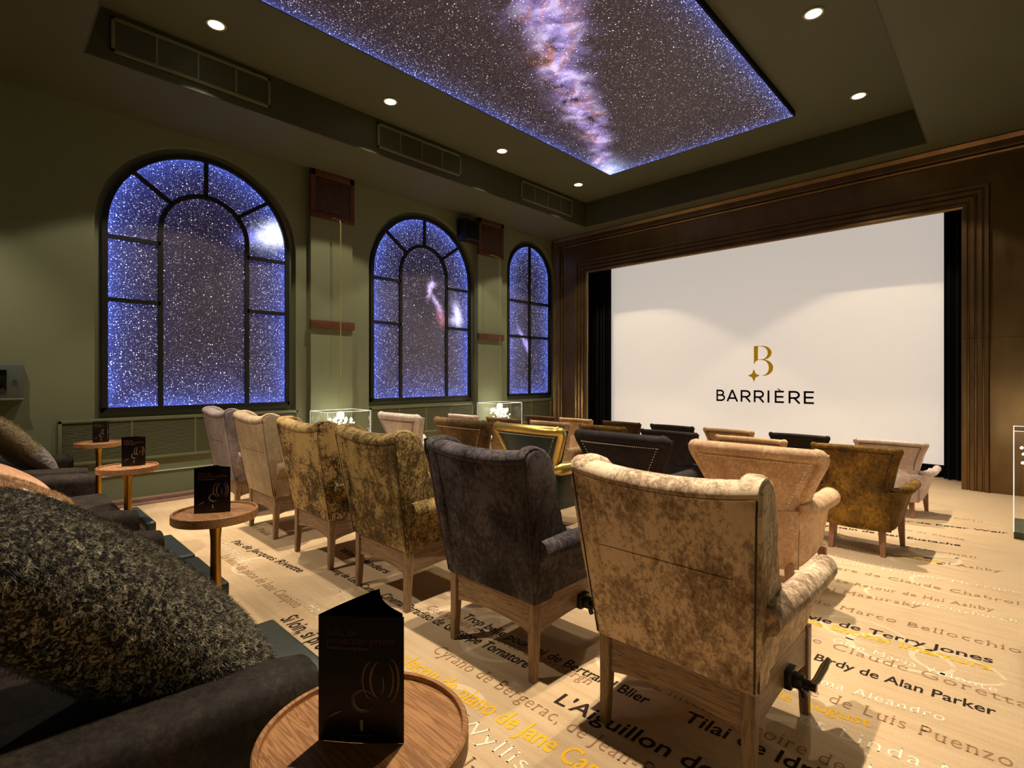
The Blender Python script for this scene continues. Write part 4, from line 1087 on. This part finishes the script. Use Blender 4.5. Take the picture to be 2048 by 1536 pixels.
furgoldc = mat('cream_hide_on_fur', lambda v: mix(clamp((fmax(fabs(sep(v)[0] - .25), fabs(sep(v)[1] + .06)) - .10 + (noise(v, 20, 3) - .5) * .05) * 60.0), lin(232, 224, 206), lin(150, 108, 66)), .75, sheen=.2)
furherrc = mat('satin_and_fur', lambda v: mix(clamp((sep(v)[1] + .12 + (noise(v, 9, 3) - .5) * .12) * 60.0), lin(112, 102, 98), lin(120, 106, 76)), .4, sheen=.3, bump=lambda v: noise(v, 9, 3, .5, 2), bstr=.6, bdist=.03)
cushion('fur_cushion', 'huge dark spotted fur cushion filling the lower left foreground', furdark, (-1.80, .268, .742), (1, .04, -.06), (0, -.72, .69), .345, .47, .17, furdark, 60000, .020, None, (0.5, -.55, 0), .0006)
cushion('fur_cushion', 'golden brown fur cushion with cream hide centre on the middle sofa', furgoldc, (-4.50, .17, .615), (1, 0, 0), (0, -.80, .45), .32, .32, .10, furgold, 16000, .024, lambda u, v: max(abs(u - .78), abs(v + .19)) > .30, (0, .5, 0), .0009)
cushion('velvet_cushion', 'peach velvet cushion behind the golden brown fur one', M['peach'], (-5.16, .12, .645), (1, .1, 0), (0, -.74, .52), .27, .30, .10)
cushion('fur_cushion', 'herringbone fur cushion with grey satin on the sofa by the left wall', furherrc, (-6.2, .19, .82), (1, .15, 0), (0, -.62, .70), .34, .36, .11, furherr, 12000, .016, lambda u, v: v > -.38, (.3, .4, 0), .001)
# hide centre and satin panel lie on their cushions
# ------------------------------------------------------------------ glass cases with crystal lamps
def vitrine(cx, cy, w_, d, label, cable_to):
    e = thing('glass_display_case', label, 'display case', (cx, cy, 0), 0, 'lit glass cases along the walls')
    H_ = .93; t = .006
    bm = bmesh.new()
    for a in ((-w_, -w_ + t, -d, d), (w_ - t, w_, -d, d), (-w_ + t, w_ - t, -d, -d + t), (-w_ + t, w_ - t, d - t, d)):
        box(bm, a[0], a[1], a[2], a[3], .06, H_ - t)
    box(bm, -w_, w_, -d, d, H_ - t, H_); obj('glass_box', bm, M['glass'], e, 0)
    bm = bmesh.new()
    for sx in (-1, 1):
        for sy in (-1, 1): tube(bm, [(sx * w_, sy * d, .06), (sx * w_, sy * d, H_)], .0035, 6)
    tube(bm, [(-w_, -d, H_), (w_, -d, H_), (w_, d, H_), (-w_, d, H_)], .0035, 6, closed=True)
    obj('polished_edges', bm, mat_edge, e)
    bm = bmesh.new(); box(bm, -w_, w_, -d, d, 0, .06, .004); obj('plinth', bm, M['plastic'] if 0 else M['tray'], e)
    return e
mat_edge = mat('glowing_glass_edge', (.95, .97, .95), .15, emis=(.95, 1, .93), estr=.55)  # emission paints in the light that the glass edges would catch
def chandelier(cx, cy, label, top, wall):
    e = thing('crystal_chandelier', label, 'lamp', (cx, cy, .60), 0, 'crystal lamps inside the glass cases')
    rnd = random.Random(int(abs(cx * 100 + cy * 7)))
    bm = bmesh.new()
    for k in range(6):
        a = 2 * PI * k / 6; tube(bm, [(0, 0, .16), (.07 * math.cos(a), .07 * math.sin(a), .12), (.14 * math.cos(a), .14 * math.sin(a), .17)], .004, 6)
    tube(bm, [(0, 0, .0), (0, 0, .318)], .006, 8); obj('branches', bm, M['brass'], e)
    for k in range(6):
        a = 2 * PI * k / 6; bm = bmesh.new(); bmesh.ops.create_icosphere(bm, subdivisions=2, radius=.022, matrix=Matrix.Translation((.14 * math.cos(a), .14 * math.sin(a), .20)) @ Matrix.Diagonal((.8, .8, 1.5, 1)))
        obj('bulb', bm, M['bulb'], e)
    bm = bmesh.new()
    for k in range(170):
        a = rnd.uniform(0, 2 * PI); r = rnd.uniform(.03, .19); z = rnd.uniform(-.20, .26) * (1 - r * 1.2)
        bmesh.ops.create_icosphere(bm, subdivisions=1, radius=rnd.uniform(.007, .014), matrix=Matrix.Translation((r * math.cos(a), r * math.sin(a), z)))
    o = obj('crystals', bm, M['crystal'], e, 0); o['kind'] = 'stuff'
    ld = bpy.data.lights.new('bulb_light', 'POINT'); ld.energy = 60; ld.color = (1, .88, .62); ld.shadow_soft_size = .05
    lo = bpy.data.objects.new('bulb_light', ld); C.objects.link(lo); lo.parent = e; lo.location = (0, 0, .27)
    # cable and hook
    cb = thing('hanging_cable', 'thin brass cable running down to the ' + label.split(' inside ')[-1].replace('the ', '', 1), 'cable', (cx, cy, 0), 0, 'cables above the glass cases')
    s_ = wall; zt_ = 3.52
    pts = [(0, 0, .932), (0, .004, 1.0), (.004, -.012, 1.12), (0, .01, 1.25), (0, 0, 1.45), (0, 0, 2.3), (0, 0, zt_)]
    bm = bmesh.new(); tube(bm, pts, .0045, 6)
    tube(bm, [(p[0] + .018 * s_, p[1] + .02, p[2]) for p in pts[2:]], .002, 5); obj('wire', bm, M['cable'], cb)
    bm = bmesh.new(); wx = (-6.9 - cx) if s_ < 0 else (RX - cx)
    tube(bm, [(0, 0, zt_ - .01), (.02 * s_, 0, zt_ + .03), (wx * .7, 0, zt_ + .10), (wx, 0, zt_ + .11)], .011, 8); obj('wall_bracket', bm, M['trimring'], cb)
    return e
VC = [(-6.64, 3.45, -1, 'glass case below the nearer left pilaster'), (-6.64, 6.52, -1, 'glass case below the left pilaster near the screen'), (.24, 6.52, 1, 'glass case on the right near the screen'), (.28, 3.47, 1, 'glass case at the right edge of the view')]
for cx, cy, s_, nm_ in VC:
    vitrine(cx, cy, .255 if s_ < 0 else .235, .31, 'lit clear ' + nm_, None)
    chandelier(cx, cy, 'crystal lamp glowing inside the ' + nm_, None, s_)

# ------------------------------------------------------------------ wall fittings
e = thing('wall_speaker', 'black loudspeaker high on the left wall beside the middle window', 'speaker', (-6.97, 5.98, 3.78))
bm = bmesh.new(); box(bm, -.02, .20, -.17, .17, 0, .36, .012); obj('cabinet', bm, M['plastic'], e)
bm = bmesh.new(); box(bm, .20, .208, -.15, .15, .02, .34, .004); obj('speaker_grille', bm, M['black'], e)
bm = bmesh.new(); box(bm, -.05, .02, -.04, .04, .14, .22, .004); tube(bm, [(.0, -.19, -.005), (.1, -.19, -.01), (.1, .19, -.01), (0, .19, -.005)], .006, 6); obj('bracket', bm, M['black_metal'], e)
e = thing('wall_cabinet', 'grey metal wall cabinet with dark glass door and round lock', 'cabinet', (WX, .06, 1.19))
bm = bmesh.new(); box(bm, -.005, .055, -.235, .235, 0, .325, .004); obj('case', bm, mat('slate_grey_metal', lin(88, 92, 88), .4, metal=.3), e)
bm = bmesh.new(); box(bm, .055, .062, -.19, .115, .05, .275, .002); obj('glass_door', bm, mat('dark_glass', lin(8, 9, 10), .08), e)
bm = bmesh.new(); tube(bm, [(.055, .172, .165), (.072, .172, .165)], .016, 16); obj('lock', bm, M['steel'], e)
bm = bmesh.new(); box(bm, .0, .085, -.235, .235, -.02, -.001, .003); obj('lower_ledge', bm, M['grille'], e)
e = thing('framed_notice', 'small framed notice on the left wall below the grey cabinet', 'picture', (WX, .11, .74))
bm = bmesh.new()
for a in ((-.16, .16, .0, .04), (-.16, .16, .19, .23), (-.16, -.12, .04, .19), (.12, .16, .04, .19)): box(bm, -.003, .02, *a, .002)
obj('frame', bm, M['grille'], e)
bm = bmesh.new(); box(bm, -.001, .008, -.12, .12, .04, .19); obj('sheet', bm, M['white_box'], e)
